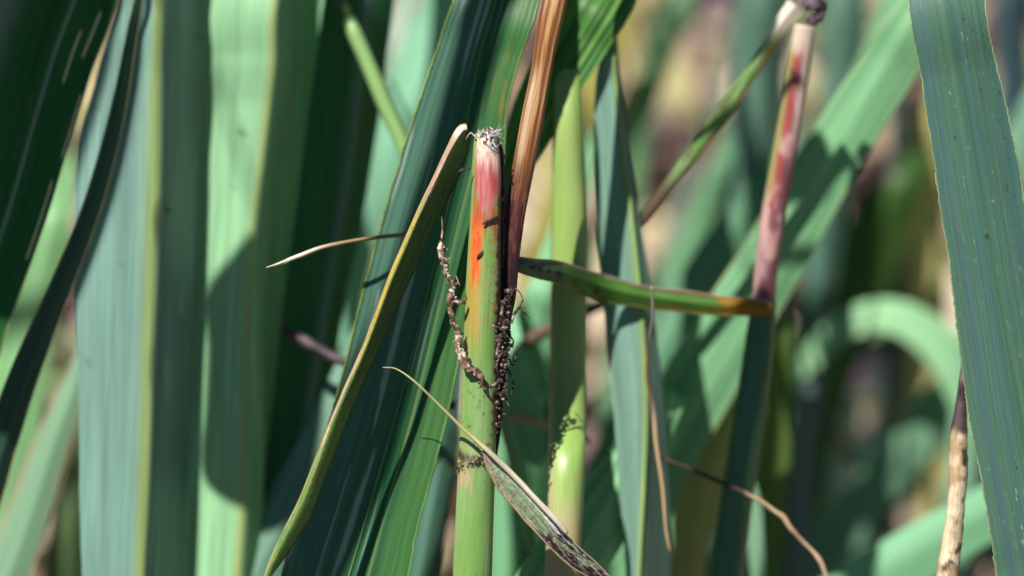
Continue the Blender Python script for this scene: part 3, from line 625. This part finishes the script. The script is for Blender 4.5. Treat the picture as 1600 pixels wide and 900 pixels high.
stalk('thin twisted dry tendril hanging down the teal folded leaf', [(1018, 448, 2, 14), (1020, 490, 2.5, 16), (1014, 540, 2.2, 19), (1012, 590, 3.2, 21), (1021, 640, 4, 22), (1025, 690, 3.4, 22), (1035, 760, 2.8, 22), (1041, 830, 2.2, 22), (1047, 862, 1, 22)], 0,
      lambda u, v: mix(mix(np.broadcast_to((0.30, 0.26, 0.22), u.shape + (3,)), np.array((0.16, 0.09, 0.05)), band(9, 22, 3, v)), np.array((0.42, 0.28, 0.14)), ss(22, 25, v)), M_DRY, down=False, res=4, n=8, flat=0.4, name='dry_tendril', cat='tendril', part='strand')

# ------------------------------------------------------------------ leaves on the sunny flank
leaf('dark green leaf with pale torn slits leaning across the pale keeled leaf', [(128, -40, 190, 62), (88, 80, 180, 62), (52, 200, 175, 60), (18, 320, 170, 58), (-22, 440, 165, 56), (-60, 560, 160, 54), (-100, 690, 150, 50)], (21, 20), -20, 6,
     leafcol((0.018, 0.12, 0.028), (0.012, 0.085, 0.02), seed=16, fu=14, edge=(0.2, 0.22, 0.1), ew=0.02,
             extra=lambda u, v, c: mix(mix(mix(c, np.array((0.75, 0.72, 0.5)), np.clip(band(5, 13, 0.4, v) * np.exp(-((u - 0.84) / 0.013) ** 2) + band(9, 18, 0.4, v) * np.exp(-((u - 0.70) / 0.012) ** 2) + band(19, 30, 0.4, v) * np.exp(-((u - 0.965) / 0.011) ** 2) + band(34, 47, 0.4, v) * np.exp(-((u - 0.93) / 0.011) ** 2), 0, 1)),
                       np.array((0.20, 0.32, 0.24)), np.exp(-((u - 0.5) / 0.012) ** 2)), np.array((0.14, 0.24, 0.20)), 1 - ss(0.2, 0.35, u))), M_SHARP, res=5, nc=40, up=200, upbend=-0.8, margin=(1.3, (0.2, 0.2, 0.1)), rib=(12, 0.04), drift=0.9)
leaf('narrow dark strap leaf curving across the pale keeled leaf', [(222, -30, 5, 5), (205, 60, 8, 8), (188, 150, 10, 12), (168, 240, 13, 13), (142, 330, 15, 14), (108, 420, 18, 15), (76, 500, 22, 16), (44, 580, 26, 18), (10, 680, 30, 20), (-20, 780, 32, 22)], 20, -10, 40,
     leafcol((0.035, 0.085, 0.06), (0.025, 0.06, 0.04), seed=17, edge=(0.28, 0.3, 0.12), ew=0.06, edge_r=(0.05, 0.12, 0.05)), M_SHARP, res=5, nc=12, up=150, margin=(1.2, (0.25, 0.24, 0.12)))
leaf('broad pale mint leaf sharply folded along a yellow-green keel', [(250, -20, 60, 92), (247, 120, 95, 92), (246, 240, 125, 86), (243, 360, 126, 84), (238, 480, 120, 82), (234, 600, 112, 76), (230, 740, 106, 64), (222, 900, 94, 60)], 22, 1, 63,
     leafcol((0.205, 0.355, 0.30), (0.155, 0.30, 0.25), keel=(0.25, 0.34, 0.10), kw=0.055, k0=0.485, seed=18, fu=12, extra=lambda u, v, c: mix(mix(c, np.array((0.02, 0.02, 0.015)), np.exp(-(((u - 0.606) * 40) ** 2 + ((v - 36.5) / 0.45) ** 2)) + 0.6 * np.exp(-(((u - 0.83) * 40) ** 2 + ((v - 8.0) / 0.5) ** 2))), np.array((0.40, 0.50, 0.46)), 0.7 * np.exp(-((u - 0.78) * 40) ** 2) * band(48.5, 53.5, 0.8, v) + 0.8 * np.exp(-((u - 0.68) * 36) ** 2) * band(60.5, 67, 0.8, v))), M_WAXY, res=8, nc=14, up=500, rib=(4, 0.05))
leaf('tall mint leaf folded with a yellow rib beside the pale keeled leaf', [(434, -20, 96, 40), (426, 100, 94, 44), (412, 220, 86, 44), (398, 330, 74, 46), (388, 430, 72, 52), (384, 560, 80, 58), (382, 690, 88, 66), (378, 800, 96, 70), (372, 900, 96, 70)], 41, 5, 58,
     leafcol((0.29, 0.56, 0.30), (0.24, 0.47, 0.26), keel=(0.38, 0.43, 0.14), kw=0.035, seed=19, extra=lambda u, v, c: mix(c, np.array((0.02, 0.03, 0.02)), np.exp(-(((u - 0.84) * 22) ** 2 + ((v - 72) / 0.7) ** 2)) + 0.7 * np.exp(-(((u - 0.3) * 26) ** 2 + ((v - 25) / 0.5) ** 2)))), M_WAXY, res=8, nc=12, up=420, upbend=0.6)
leaf('slender mint leaf wedged between two tall folded leaves', [(505, -20, 40, 30), (492, 100, 32, 26), (478, 200, 20, 16), (462, 320, 18, 10), (448, 440, 22, 8), (440, 560, 20, 8), (430, 720, 18, 10), (425, 900, 16, 10)], 62, 8, 15, leafcol((0.213, 0.459, 0.253), (0.180, 0.390, 0.220), seed=20), M_WAXY, res=10, up=420, upbend=0.6)
leaf('dark green leaf with a painted greyish sheen stripe behind the bent-over stem piece', [(572, -20, 62, 46), (560, 100, 66, 42), (545, 220, 68, 40), (528, 340, 66, 36), (510, 450, 64, 32), (494, 560, 60, 30), (478, 660, 56, 24), (460, 760, 48, 20), (445, 900, 40, 20)], 56, -35, 48,
     leafcol((0.02, 0.14, 0.045), (0.014, 0.10, 0.035), keel=(0.13, 0.21, 0.19), kw=0.09, k0=0.55, seed=21), M_LEAF, res=8, nc=12, up=500)  # keel colour paints the greyish sheen down the blade
leaf('narrow green leaf edge-on beside the blurred pale curving leaf', [(604, -20, 10, 10), (592, 120, 9, 9), (572, 260, 9, 8), (552, 380, 10, 8), (528, 480, 10, 8), (508, 600, 9, 8), (490, 760, 8, 8)], 66, 10, 30, leafcol((0.07, 0.19, 0.08), seed=22), M_LEAF, res=12, up=400)
stalk('thin green grass stalk slanting down behind the big veined leaf', [(528, -10, 8), (545, 30, 9), (552, 48, 12), (575, 100, 12), (600, 160, 12.5), (625, 215, 12), (655, 290, 11), (690, 380, 10)], (46, 40), lambda u, v: mix(np.broadcast_to((0.07, 0.13, 0.03), u.shape + (3,)), np.array((0.22, 0.38, 0.13)), ss(4.5, 6.5, v)), M_STEM, res=8, n=12, up=300, name='grass_stalk', cat='stalk')
leaf('pale mint leaf curving softly far behind the thin grass stalk', [(735, -40, 45, 40), (690, 60, 50, 45), (645, 160, 48, 44), (610, 240, 42, 36), (585, 320, 30, 24), (560, 420, 22, 18), (540, 540, 18, 16)], 120, 15, 15, leafcol((0.237, 0.499, 0.345), (0.180, 0.429, 0.242), seed=23), M_WAXY, res=14, up=400)
leaf('pale grey-green leaf rising behind the curving mint leaf', [(630, 60, 20, 16), (610, 180, 22, 18), (592, 260, 20, 18), (580, 340, 18, 16), (570, 480, 16, 14)], 150, 15, 15, leafcol((0.275, 0.405, 0.310), seed=24), M_WAXY, res=16, up=300)
stalk('dark purple twig passing behind the big veined leaf', [(440, 515, 6), (462, 527, 9), (490, 541, 10), (520, 558, 8), (545, 568, 8), (600, 600, 7), (660, 628, 7), (712, 634, 7)], (46, 30), plain((0.035, 0.022, 0.03), (0.09, 0.06, 0.06), 6, 0.4), M_DEAD, down=False, res=5, n=10, name='twig', cat='twig', part='shaft', bumpy=0.25)
leaf('long teal leaf slanting up behind the bent-over stem piece', [(600, 470, 22, 22), (560, 560, 28, 26), (528, 640, 34, 30), (490, 720, 38, 34), (450, 800, 40, 36), (405, 890, 42, 38), (370, 960, 42, 38)], (58, 44), 15, 20, leafcol((0.150, 0.297, 0.218), (0.108, 0.247, 0.143), seed=25), M_WAXY, res=10, up=200)
leaf('pale stretch of mint leaf low between the tall folded leaf and the bent piece', [(470, 760, 20, 16), (440, 830, 26, 22), (415, 900, 30, 26), (380, 1000, 30, 26)], 70, 10, 20, leafcol(MINT, seed=26), M_WAXY, res=12, up=200)

# low on the sunny side
leaf('pale green blurred leaf standing behind the dark slit leaf', [(90, 330, 22, 22), (62, 450, 40, 34), (40, 560, 50, 38), (22, 680, 50, 36), (0, 800, 48, 34), (-10, 900, 46, 34)], 105, 10, 20, leafcol((0.250, 0.486, 0.230), (0.192, 0.390, 0.165), seed=27), M_WAXY, res=14, up=100)
leaf('pinkish rimmed pale leaf slanting low beside the keeled leaf', [(150, 520, 16, 16), (118, 600, 22, 22), (88, 680, 28, 26), (58, 770, 34, 30), (30, 850, 38, 34), (0, 930, 40, 36)], 80, 15, 20, leafcol((0.225, 0.405, 0.253), edge=(0.4, 0.22, 0.16), ew=0.15, seed=28), M_WAXY, res=12, up=140)
leaf('whitish blurred leaf arching low under the dark slit leaf', [(-30, 620, 30, 30), (0, 740, 34, 32), (10, 840, 34, 32), (14, 930, 32, 30)], 120, 10, 15, leafcol((0.375, 0.594, 0.460), seed=29), M_WAXY, res=14, up=120)
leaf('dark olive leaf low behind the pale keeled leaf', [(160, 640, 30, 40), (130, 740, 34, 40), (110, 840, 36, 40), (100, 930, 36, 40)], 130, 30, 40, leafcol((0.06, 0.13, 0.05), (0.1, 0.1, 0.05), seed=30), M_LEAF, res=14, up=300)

# ------------------------------------------------------------------ middle distance, centre and far side
leaf('pale mint curled leaf scrap behind the dry brown stalk', [(800, 540, 18, 18), (812, 600, 26, 26), (824, 660, 30, 28), (838, 712, 18, 18), (842, 728, 6, 6)], 62, 10, 15, leafcol((0.225, 0.486, 0.287), seed=31), M_WAXY, res=8, down=False, up=300)
stalk('tan straw lying across the curled mint scrap', [(770, 640, 6), (800, 650, 7), (835, 657, 8), (860, 668, 6), (920, 690, 5)], (54, 62), plain((0.46, 0.34, 0.22)), M_DRY, down=False, res=6, n=8, name='dry_straw', cat='straw', part='shaft')
stalk('dark brown twig passing behind the thick pale stem', [(790, 560, 8), (830, 530, 10), (858, 515, 10), (930, 480, 9), (960, 465, 7)], 75, plain((0.10, 0.05, 0.03)), M_DEAD, down=False, res=8, n=8, name='twig', cat='twig', part='shaft')
leaf('light green ribbed leaf slanting low between the thick pale stem and teal leaf', [(1040, 640, 20, 26, 38), (1000, 710, 36, 44, 34), (974, 752, 46, 44, 32), (946, 798, 55, 48, 27), (915, 850, 62, 50, 22), (870, 920, 66, 54, 18), (820, 1000, 66, 60, 17)], 68, 4, 45, leafcol((0.213, 0.459, 0.207), (0.132, 0.325, 0.165), seed=32, fu=7, amt=1.0), M_WAXY, res=8, nc=12, rib=(4, 0.15), up=60)
leaf('mint leaf lit behind the crosswise spotted leaf', [(860, 440, 30, 30), (842, 500, 36, 30), (826, 570, 36, 28), (812, 660, 34, 26), (800, 780, 32, 26), (790, 920, 30, 24)], 95, 14, 20, leafcol((0.175, 0.419, 0.218), seed=33), M_WAXY, res=12, up=250)
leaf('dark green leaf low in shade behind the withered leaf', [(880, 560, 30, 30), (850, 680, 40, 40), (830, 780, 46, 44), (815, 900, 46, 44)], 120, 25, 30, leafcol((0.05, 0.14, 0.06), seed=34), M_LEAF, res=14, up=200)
leaf('long diagonal leaf banded by shadow behind the pink-red stem', [(1440, 20, 40, 46), (1385, 105, 42, 47), (1325, 200, 45, 48), (1265, 300, 48, 50), (1210, 400, 50, 51), (1150, 500, 54, 54), (1095, 595, 58, 56), (1045, 690, 56, 54), (1000, 790, 52, 50), (955, 900, 48, 46)], (62, 72), 8, 12, leafcol((0.213, 0.459, 0.230), (0.156, 0.377, 0.187), seed=35, fu=7, edge=(0.3, 0.3, 0.14), ew=0.05), M_WAXY, res=8, nc=10, rib=(3, 0.08), up=500)
leaf('cream and olive dying leaf low behind the pink-red stem', [(1180, 560, 14, 14), (1160, 620, 24, 24), (1130, 690, 34, 34), (1100, 760, 42, 40), (1085, 820, 36, 34), (1078, 880, 26, 24)], 88, 10, 15, leafcol((0.42, 0.40, 0.17), (0.36, 0.32, 0.14), seed=36), M_LEAF, res=10, up=100)
leaf('olive green leaf upright behind the shaded lower red stem', [(1222, 520, 14, 14), (1216, 620, 22, 22), (1208, 720, 26, 26), (1200, 820, 28, 28), (1190, 920, 28, 28)], 110, 20, 25, leafcol((0.12, 0.20, 0.045), seed=37), M_LEAF, res=12, up=60)
stalk('tan dry stem glimpsed behind the pink-red stem', [(1222, 470, 12), (1212, 550, 14), (1206, 630, 14), (1196, 740, 13)], 120, plain((0.42, 0.30, 0.18)), M_DRY, res=12, n=10, up=100, name='dry_reed_stem')
tw = stalk('thin jointed twig, tan with its shaded end painted dark, below the red stem', [(1030, 715, 2.5), (1080, 733, 3), (1130, 755, 3.5), (1180, 778, 3.4), (1208, 797, 3.6), (1224, 808, 4.4), (1234, 824, 4), (1250, 842, 3.4), (1270, 862, 3.4), (1281, 876, 4.2), (1289, 895, 3.4), (1300, 930, 3.4)], (24, 21), lambda u, v: mix(mix(np.broadcast_to((0.05, 0.03, 0.025), u.shape + (3,)), np.array((0.40, 0.28, 0.17)), ss(14.5, 16, v)), np.array((0.14, 0.08, 0.05)), 0.7 * ss(0.55, 0.75, fbm(u * 3, v * 0.7, 9))), M_DRY, res=5, n=10, name='twig', cat='twig', part='shaft', bumpy=0.15)  # shade on the first stretch is painted in as dark brown
leaf('rich green broad leaf blurred behind the diagonal banded leaf', [(1420, 270, 20, 26), (1375, 350, 44, 46), (1335, 430, 60, 58), (1300, 520, 64, 58), (1270, 620, 60, 50), (1250, 740, 50, 44), (1240, 880, 44, 40)], 180, 20, 25, leafcol((0.05, 0.12, 0.022), (0.04, 0.09, 0.02), seed=38), M_LEAF, res=12, up=80)
leaf('pale mint leaf bent over in a high arch', [(1514, 690, 8, 9), (1509, 620, 28, 28), (1482, 558, 34, 32), (1434, 513, 31, 28), (1384, 494, 27, 25), (1322, 507, 22, 24), (1274, 550, 18, 21), (1236, 592, 14, 17), (1217, 650, 11, 12), (1206, 740, 11, 11)], 150, 40, -15, leafcol((0.300, 0.567, 0.310), (0.240, 0.468, 0.220), seed=39), M_WAXY, res=10, nc=8, up=0)
leaf('teal blurred leaf slanting down under the high arch', [(1500, 590, 30, 30), (1455, 650, 34, 34), (1405, 715, 36, 36), (1350, 785, 38, 38), (1295, 860, 40, 40), (1240, 930, 40, 40)], 165, 12, 12, leafcol((0.163, 0.338, 0.207), seed=40), M_WAXY, res=14, up=40)
leaf('broad mint leaf lying low behind the mottled straw stalk', [(1640, 740, 36, 40), (1570, 785, 40, 44), (1500, 825, 42, 46), (1430, 865, 44, 48), (1350, 915, 46, 50), (1270, 970, 46, 50)], 100, 12, 12, leafcol((0.200, 0.459, 0.253), seed=41), M_WAXY, res=14, up=200)
leaf('short whitish leaf tip standing under the high arch', [(1335, 615, 8, 8), (1322, 650, 26, 24), (1300, 700, 36, 32), (1290, 760, 34, 30), (1290, 840, 30, 28)], 190, 10, 12, leafcol((0.425, 0.621, 0.483), seed=42), M_WAXY, res=12, up=0)
leaf('yellow cream dying leaf upright beside the smooth blue-green leaf', [(1450, 180, 20, 22), (1450, 280, 30, 28), (1450, 380, 34, 30), (1452, 470, 34, 30), (1455, 600, 30, 28)], 200, 10, 14, leafcol((0.58, 0.52, 0.22), (0.5, 0.45, 0.16), seed=43), M_LEAF, res=14, up=100)
leaf('grey-green blurred leaf upright behind the pink-red stem', [(1195, -20, 42, 36), (1190, 120, 44, 38), (1180, 240, 44, 38), (1165, 360, 42, 36), (1150, 480, 40, 34)], 150, 30, 45, leafcol((0.100, 0.203, 0.149), seed=44), M_WAXY, res=14, up=300)
leaf('second grey-green leaf upright close to the dark knot', [(1325, -20, 32, 30), (1318, 120, 34, 30), (1305, 240, 34, 30), (1290, 360, 32, 28)], 165, 25, 40, leafcol((0.088, 0.189, 0.138), seed=45), M_WAXY, res=14, up=300)
leaf('soft green leaf slanting through the litter above the bent piece', [(1130, 250, 16, 14), (1090, 360, 26, 22), (1050, 460, 34, 28), (1010, 570, 38, 30), (970, 700, 38, 30)], 150, 12, 18, leafcol((0.138, 0.311, 0.161), seed=46), M_WAXY, res=14, up=120)
leaf('teal leaf crossing low through the litter toward the red stem', [(1200, 280, 26, 26), (1150, 360, 34, 34), (1095, 450, 38, 38), (1040, 550, 40, 40), (990, 660, 40, 40)], 118, 14, 20, leafcol((0.125, 0.297, 0.172), seed=47), M_WAXY, res=14, up=120)
leaf('greenish leaf blurred across the litter behind the ribbed leaf', [(1075, -20, 26, 24), (1030, 80, 26, 24), (1000, 180, 24, 22), (985, 300, 22, 20), (975, 420, 20, 20)], 190, 14, 20, leafcol((0.150, 0.297, 0.149), seed=48), M_WAXY, res=16, up=200)
leaf('mint leaf peeping out beside the smooth blue-green leaf', [(1640, 140, 30, 30), (1600, 220, 30, 30), (1570, 300, 30, 30), (1545, 400, 30, 28), (1530, 520, 28, 26)], 150, 12, 14, leafcol((0.188, 0.378, 0.253), seed=49), M_WAXY, res=16, up=150)
leaf('bright mint leaf blade far behind the dark knot', [(1412, -30, 24, 24), (1385, 50, 22, 22), (1345, 140, 20, 20), (1290, 240, 20, 20), (1230, 350, 20, 20)], 150, 10, 12, leafcol((0.225, 0.486, 0.253), seed=50), M_WAXY, res=16, up=100)
leaf('dark blue-green leaf standing in for the deep shade under the high arch', [(1420, 560, 30, 30), (1400, 660, 40, 40), (1370, 780, 44, 44), (1350, 900, 44, 44)], 240, 30, 40, leafcol((0.03, 0.08, 0.06), seed=51), M_LEAF, res=16, up=80)  # dark leaf put in to darken the shaded gap below the arch
leaf('slim teal leaf between the broken stem and withered leaf', [(700, 620, 26, 20), (690, 720, 30, 24), (672, 820, 32, 26), (655, 920, 32, 26)], 48, 20, 35, leafcol((0.075, 0.176, 0.127), seed=52), M_WAXY, res=12, up=400)

# thin stems and blades crossing farther back
leaf('slender tan blade crossing the litter beyond the teal folded leaf', [(1015, -20, 9, 9), (985, 120, 11, 11), (950, 260, 11, 11), (925, 400, 10, 10)], 190, 12, 12, leafcol((0.50, 0.40, 0.24), seed=70), M_LEAF, res=16, up=100)
leaf('slender grey blade slanting beyond the hanging bent piece', [(1160, -20, 10, 10), (1130, 120, 12, 12), (1085, 260, 12, 12), (1040, 400, 12, 12)], 215, 12, 12, leafcol((0.22, 0.27, 0.22), seed=71), M_WAXY, res=16, up=100)
leaf('pinkish dead blade slanting low between litter and the red stem', [(1070, 60, 8, 8), (1110, 180, 10, 12), (1150, 300, 12, 12), (1185, 420, 12, 12), (1215, 540, 10, 10)], 225, 12, 12, leafcol((0.42, 0.28, 0.24), seed=72), M_LEAF, res=16, up=60)
stalk('pale thin stem far behind the high arching leaf', [(1440, 430, 7), (1415, 560, 8), (1395, 690, 8), (1380, 840, 8)], 215, plain((0.36, 0.34, 0.2)), M_DRY, res=16, n=8, up=100, name='thin_stem')
stalk('brownish thin stem leaning under the high arching leaf', [(1290, 640, 7), (1345, 740, 8), (1400, 840, 8), (1450, 930, 8)], 170, plain((0.20, 0.12, 0.08)), M_DRY, res=16, n=8, up=100, name='thin_stem')
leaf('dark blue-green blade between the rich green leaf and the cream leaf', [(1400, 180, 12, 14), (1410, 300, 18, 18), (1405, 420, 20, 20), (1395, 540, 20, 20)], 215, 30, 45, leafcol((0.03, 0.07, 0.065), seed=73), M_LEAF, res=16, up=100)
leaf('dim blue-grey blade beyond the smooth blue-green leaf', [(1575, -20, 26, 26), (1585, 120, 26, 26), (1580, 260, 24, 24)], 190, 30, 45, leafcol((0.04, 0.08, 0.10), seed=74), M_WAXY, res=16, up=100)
leaf('yellowish blade tip among the litter above the bent piece', [(985, 10, 10, 12), (965, 50, 24, 26), (940, 100, 26, 28), (915, 170, 22, 24)], 180, 12, 12, leafcol((0.40, 0.36, 0.10), seed=75), M_LEAF, res=14, up=40)
leaf('short mint blade low behind the shaded lower red stem', [(1172, 690, 5, 5), (1168, 740, 12, 10), (1176, 790, 16, 14), (1182, 850, 14, 12)], 62, 10, 12, leafcol((0.2, 0.38, 0.24), seed=76), M_WAXY, res=10, up=0)
leaf('grey-teal blade low between olive leaf and whitish leaf tip', [(1262, 600, 12, 12), (1250, 700, 22, 20), (1244, 800, 26, 24), (1240, 900, 26, 24)], 150, 15, 30, leafcol((0.12, 0.17, 0.18), seed=77), M_WAXY, res=14, up=60)

# unseen leaves added overhead, shaped by the shade they cast; their long stalks are invented
NOV = [0]
def overhead(label, st, d, s, seed):
    root = leaf(label, st, d, 10, 10, leafcol((0.10, 0.22, 0.11), seed=seed), M_LEAF, down=False, up=0, res=14, nc=5, shift=s)
    k = NOV[0]; NOV[0] += 1
    p0 = at(st[0][0], st[0][1], squeeze(d)) + s / 1000 * SUN
    p1 = p0 + 0.34 * SUN
    g = np.array([-0.30 + 0.06 * k, 0.72 + 0.03 * (k % 3), -0.004])
    t = np.linspace(0, 1, 60)[:, None]
    c1 = p1 + 0.10 * SUN; c2 = np.array([g[0], g[1] + 0.05, p1[2] + 0.2])
    h = np.clip(t * 4, 0, 1); q = np.clip((t - 0.25) / 0.75, 0, 1)
    B = np.where(t < 0.25, p0 + (p1 - p0) * h, (1 - q) ** 3 * p1 + 3 * q * (1 - q) ** 2 * c1 + 3 * q * q * (1 - q) * c2 + q ** 3 * g)
    T = np.gradient(B, axis=0); T /= np.linalg.norm(T, axis=1)[:, None]
    a = np.cross(T, [1, 0, 0]); a /= np.linalg.norm(a, axis=1)[:, None]; b = np.cross(T, a)
    th = np.arange(8) * math.pi / 4; r = 0.0005 + 0.0016 * np.clip(t - 0.5, 0, 1)
    V = B[:, None, :] + r[:, :, None] * (np.cos(th)[None, :, None] * a[:, None, :] + np.sin(th)[None, :, None] * b[:, None, :])
    make_mesh('stalk', V, grid_faces(60, 8, True), np.broadcast_to((0.16, 0.28, 0.08), (480, 3)), np.stack(np.broadcast_arrays(th[None, :] * 1.0, t * 300), -1), M_STEM, root)
overhead('broad unseen leaf added over the clump to shade the tall mint leaf', [(425, 385, 30, 40), (405, 430, 44, 66), (392, 480, 66, 84), (388, 560, 57, 88), (386, 660, 60, 90), (384, 730, 64, 88), (384, 775, 50, 80), (384, 800, 12, 40)], 42, 190, 61)
overhead('unseen leaf added overhead to throw the wide shadow band on the diagonal leaf', [(1170, 290, 50, 50), (1230, 277, 55, 55), (1270, 272, 55, 55), (1292, 269, 46, 54), (1304, 268, 10, 20)], 66, 180, 63)
overhead('thin unseen leaf added overhead to throw the thin shadow band on the diagonal leaf', [(1170, 425, 10, 10), (1230, 405, 14, 14), (1290, 390, 14, 14), (1350, 375, 10, 10)], 67, 180, 64)
overhead('slim unseen leaf added overhead to shade the lower part of the pink-red stem', [(1205, 480, 14, 14), (1192, 540, 30, 30), (1178, 620, 34, 32), (1164, 710, 38, 24), (1146, 790, 36, 30), (1132, 880, 34, 34), (1120, 960, 30, 30)], 32, 170, 66)
overhead('long unseen leaf added overhead to shade the big veined leaf', [(775, -140, 50, 40), (748, -20, 48, 34), (708, 150, 44, 32), (680, 280, 52, 26), (650, 400, 56, 36), (612, 520, 60, 54), (575, 640, 66, 66), (545, 740, 70, 72), (505, 860, 70, 64), (465, 980, 60, 50)], 9, 200, 67)
overhead('wide unseen leaf added overhead to shade the dark slit leaf', [(140, -60, 110, 20), (85, 60, 150, 46), (40, 200, 120, 44), (-10, 340, 90, 44), (-38, 450, 50, 32)], 16, 170, 68)

overhead('slender unseen leaf added overhead to shade the narrow dark strap leaf', [(220, -40, 5, 4), (203, 60, 9, 7), (186, 150, 11, 9), (166, 240, 14, 10), (138, 330, 17, 11), (104, 420, 20, 12), (72, 500, 24, 13), (40, 580, 28, 15), (5, 680, 32, 17)], 20, 180, 70)
overhead('unseen strap leaf added overhead to shade the dark leaf with the sheen stripe', [(560, -40, 10, 10), (548, 60, 34, 40), (530, 200, 40, 44), (515, 340, 42, 44), (498, 480, 40, 40), (486, 580, 10, 10)], 56, 190, 69)

# ------------------------------------------------------------------ the reed bed all round the clump
def reed_plant(first, label):
    r = np.random.default_rng(77)
    root = thing('reed_plant', label, 'reed', (0, 0, 0), 'tall reeds crowding round the clump')
    z = np.linspace(0, 0.75, 24)
    P = np.stack([0.02 * np.sin(z * 3), 0 * z, z - 0.004], 1); th = np.arange(10) * 2 * math.pi / 10
    rad = np.linspace(0.0045, 0.002, 24)
    V = P[:, None, :] + rad[:, None, None] * np.stack([np.cos(th), np.sin(th), 0 * th], -1)[None]
    make_mesh('stem', V, grid_faces(24, 10, True), np.broadcast_to((0.20, 0.34, 0.10), (240, 3)), np.stack(np.broadcast_arrays(th[None, :], z[:, None] * 1000), -1), M_STEM, root)
    for k in range(9):
        a = k * 2.4 + r.uniform(-0.3, 0.3); z0 = r.uniform(0.02, 0.5); L = r.uniform(0.45, 0.75); n = 26
        t = np.linspace(0, 1, n); out = 0.30 * L * t ** 1.6 + 0.15 * t ** 4; zz = z0 + L * (t - 0.35 * t ** 3)
        wd = 0.011 * np.clip(np.minimum(1, t * 8 + 0.35) * (1 - t ** 3), 0.02, 1)
        s_ = np.array([-1, -0.5, 0, 0.5, 1.0])
        rx, ry = math.cos(a), math.sin(a)
        X = (out[:, None] * rx - s_ * wd[:, None] * ry); Y = (out[:, None] * ry + s_ * wd[:, None] * rx); Z = zz[:, None] + np.abs(s_) * wd[:, None] * 0.35
        C = leafcol((0.10, 0.22, 0.11), seed=k + 90)((s_[None, :] + 1) / 2 + 0 * X, t[:, None] * L * 1000 + 0 * X)
        make_mesh('leaf', np.stack([X, Y, Z], -1), grid_faces(n, 5), C, np.stack([s_[None, :] * wd[:, None] * 1000, t[:, None] * L * 1000 + 0 * X], -1), M_LEAF, root)
    return root
proto = reed_plant(True, 'tall green reed plant standing in the dense bed around the clump')
kids = list(proto.children)
r = np.random.default_rng(5); spots = []
for k in range(40):
    if k < 12: spots.append((r.uniform(-0.5, 0.55), r.uniform(0.64, 0.95)))
    elif k < 20: spots.append((r.uniform(0.30, 0.6), r.uniform(-0.2, 0.6)))
    elif k < 28: spots.append((r.uniform(-0.75, -0.46), r.uniform(-0.3, 0.6)))
    else:
        a = math.radians(r.uniform(200, 340)); q = r.uniform(0.42, 0.62)
        spots.append((q * math.cos(a), -0.45 + q * math.sin(a)))
for i, (x, y) in enumerate(spots):
    if i == 0: c = proto
    else:
        c = proto.copy(); COL.objects.link(c)
        for ch in kids:
            q = ch.copy(); COL.objects.link(q); q.parent = c; q.matrix_parent_inverse.identity()
    c.location = (x, y, 0); c.rotation_euler = (0, 0, r.uniform(0, 6.28)); c.scale = (1, 1, r.uniform(0.85, 1.2))
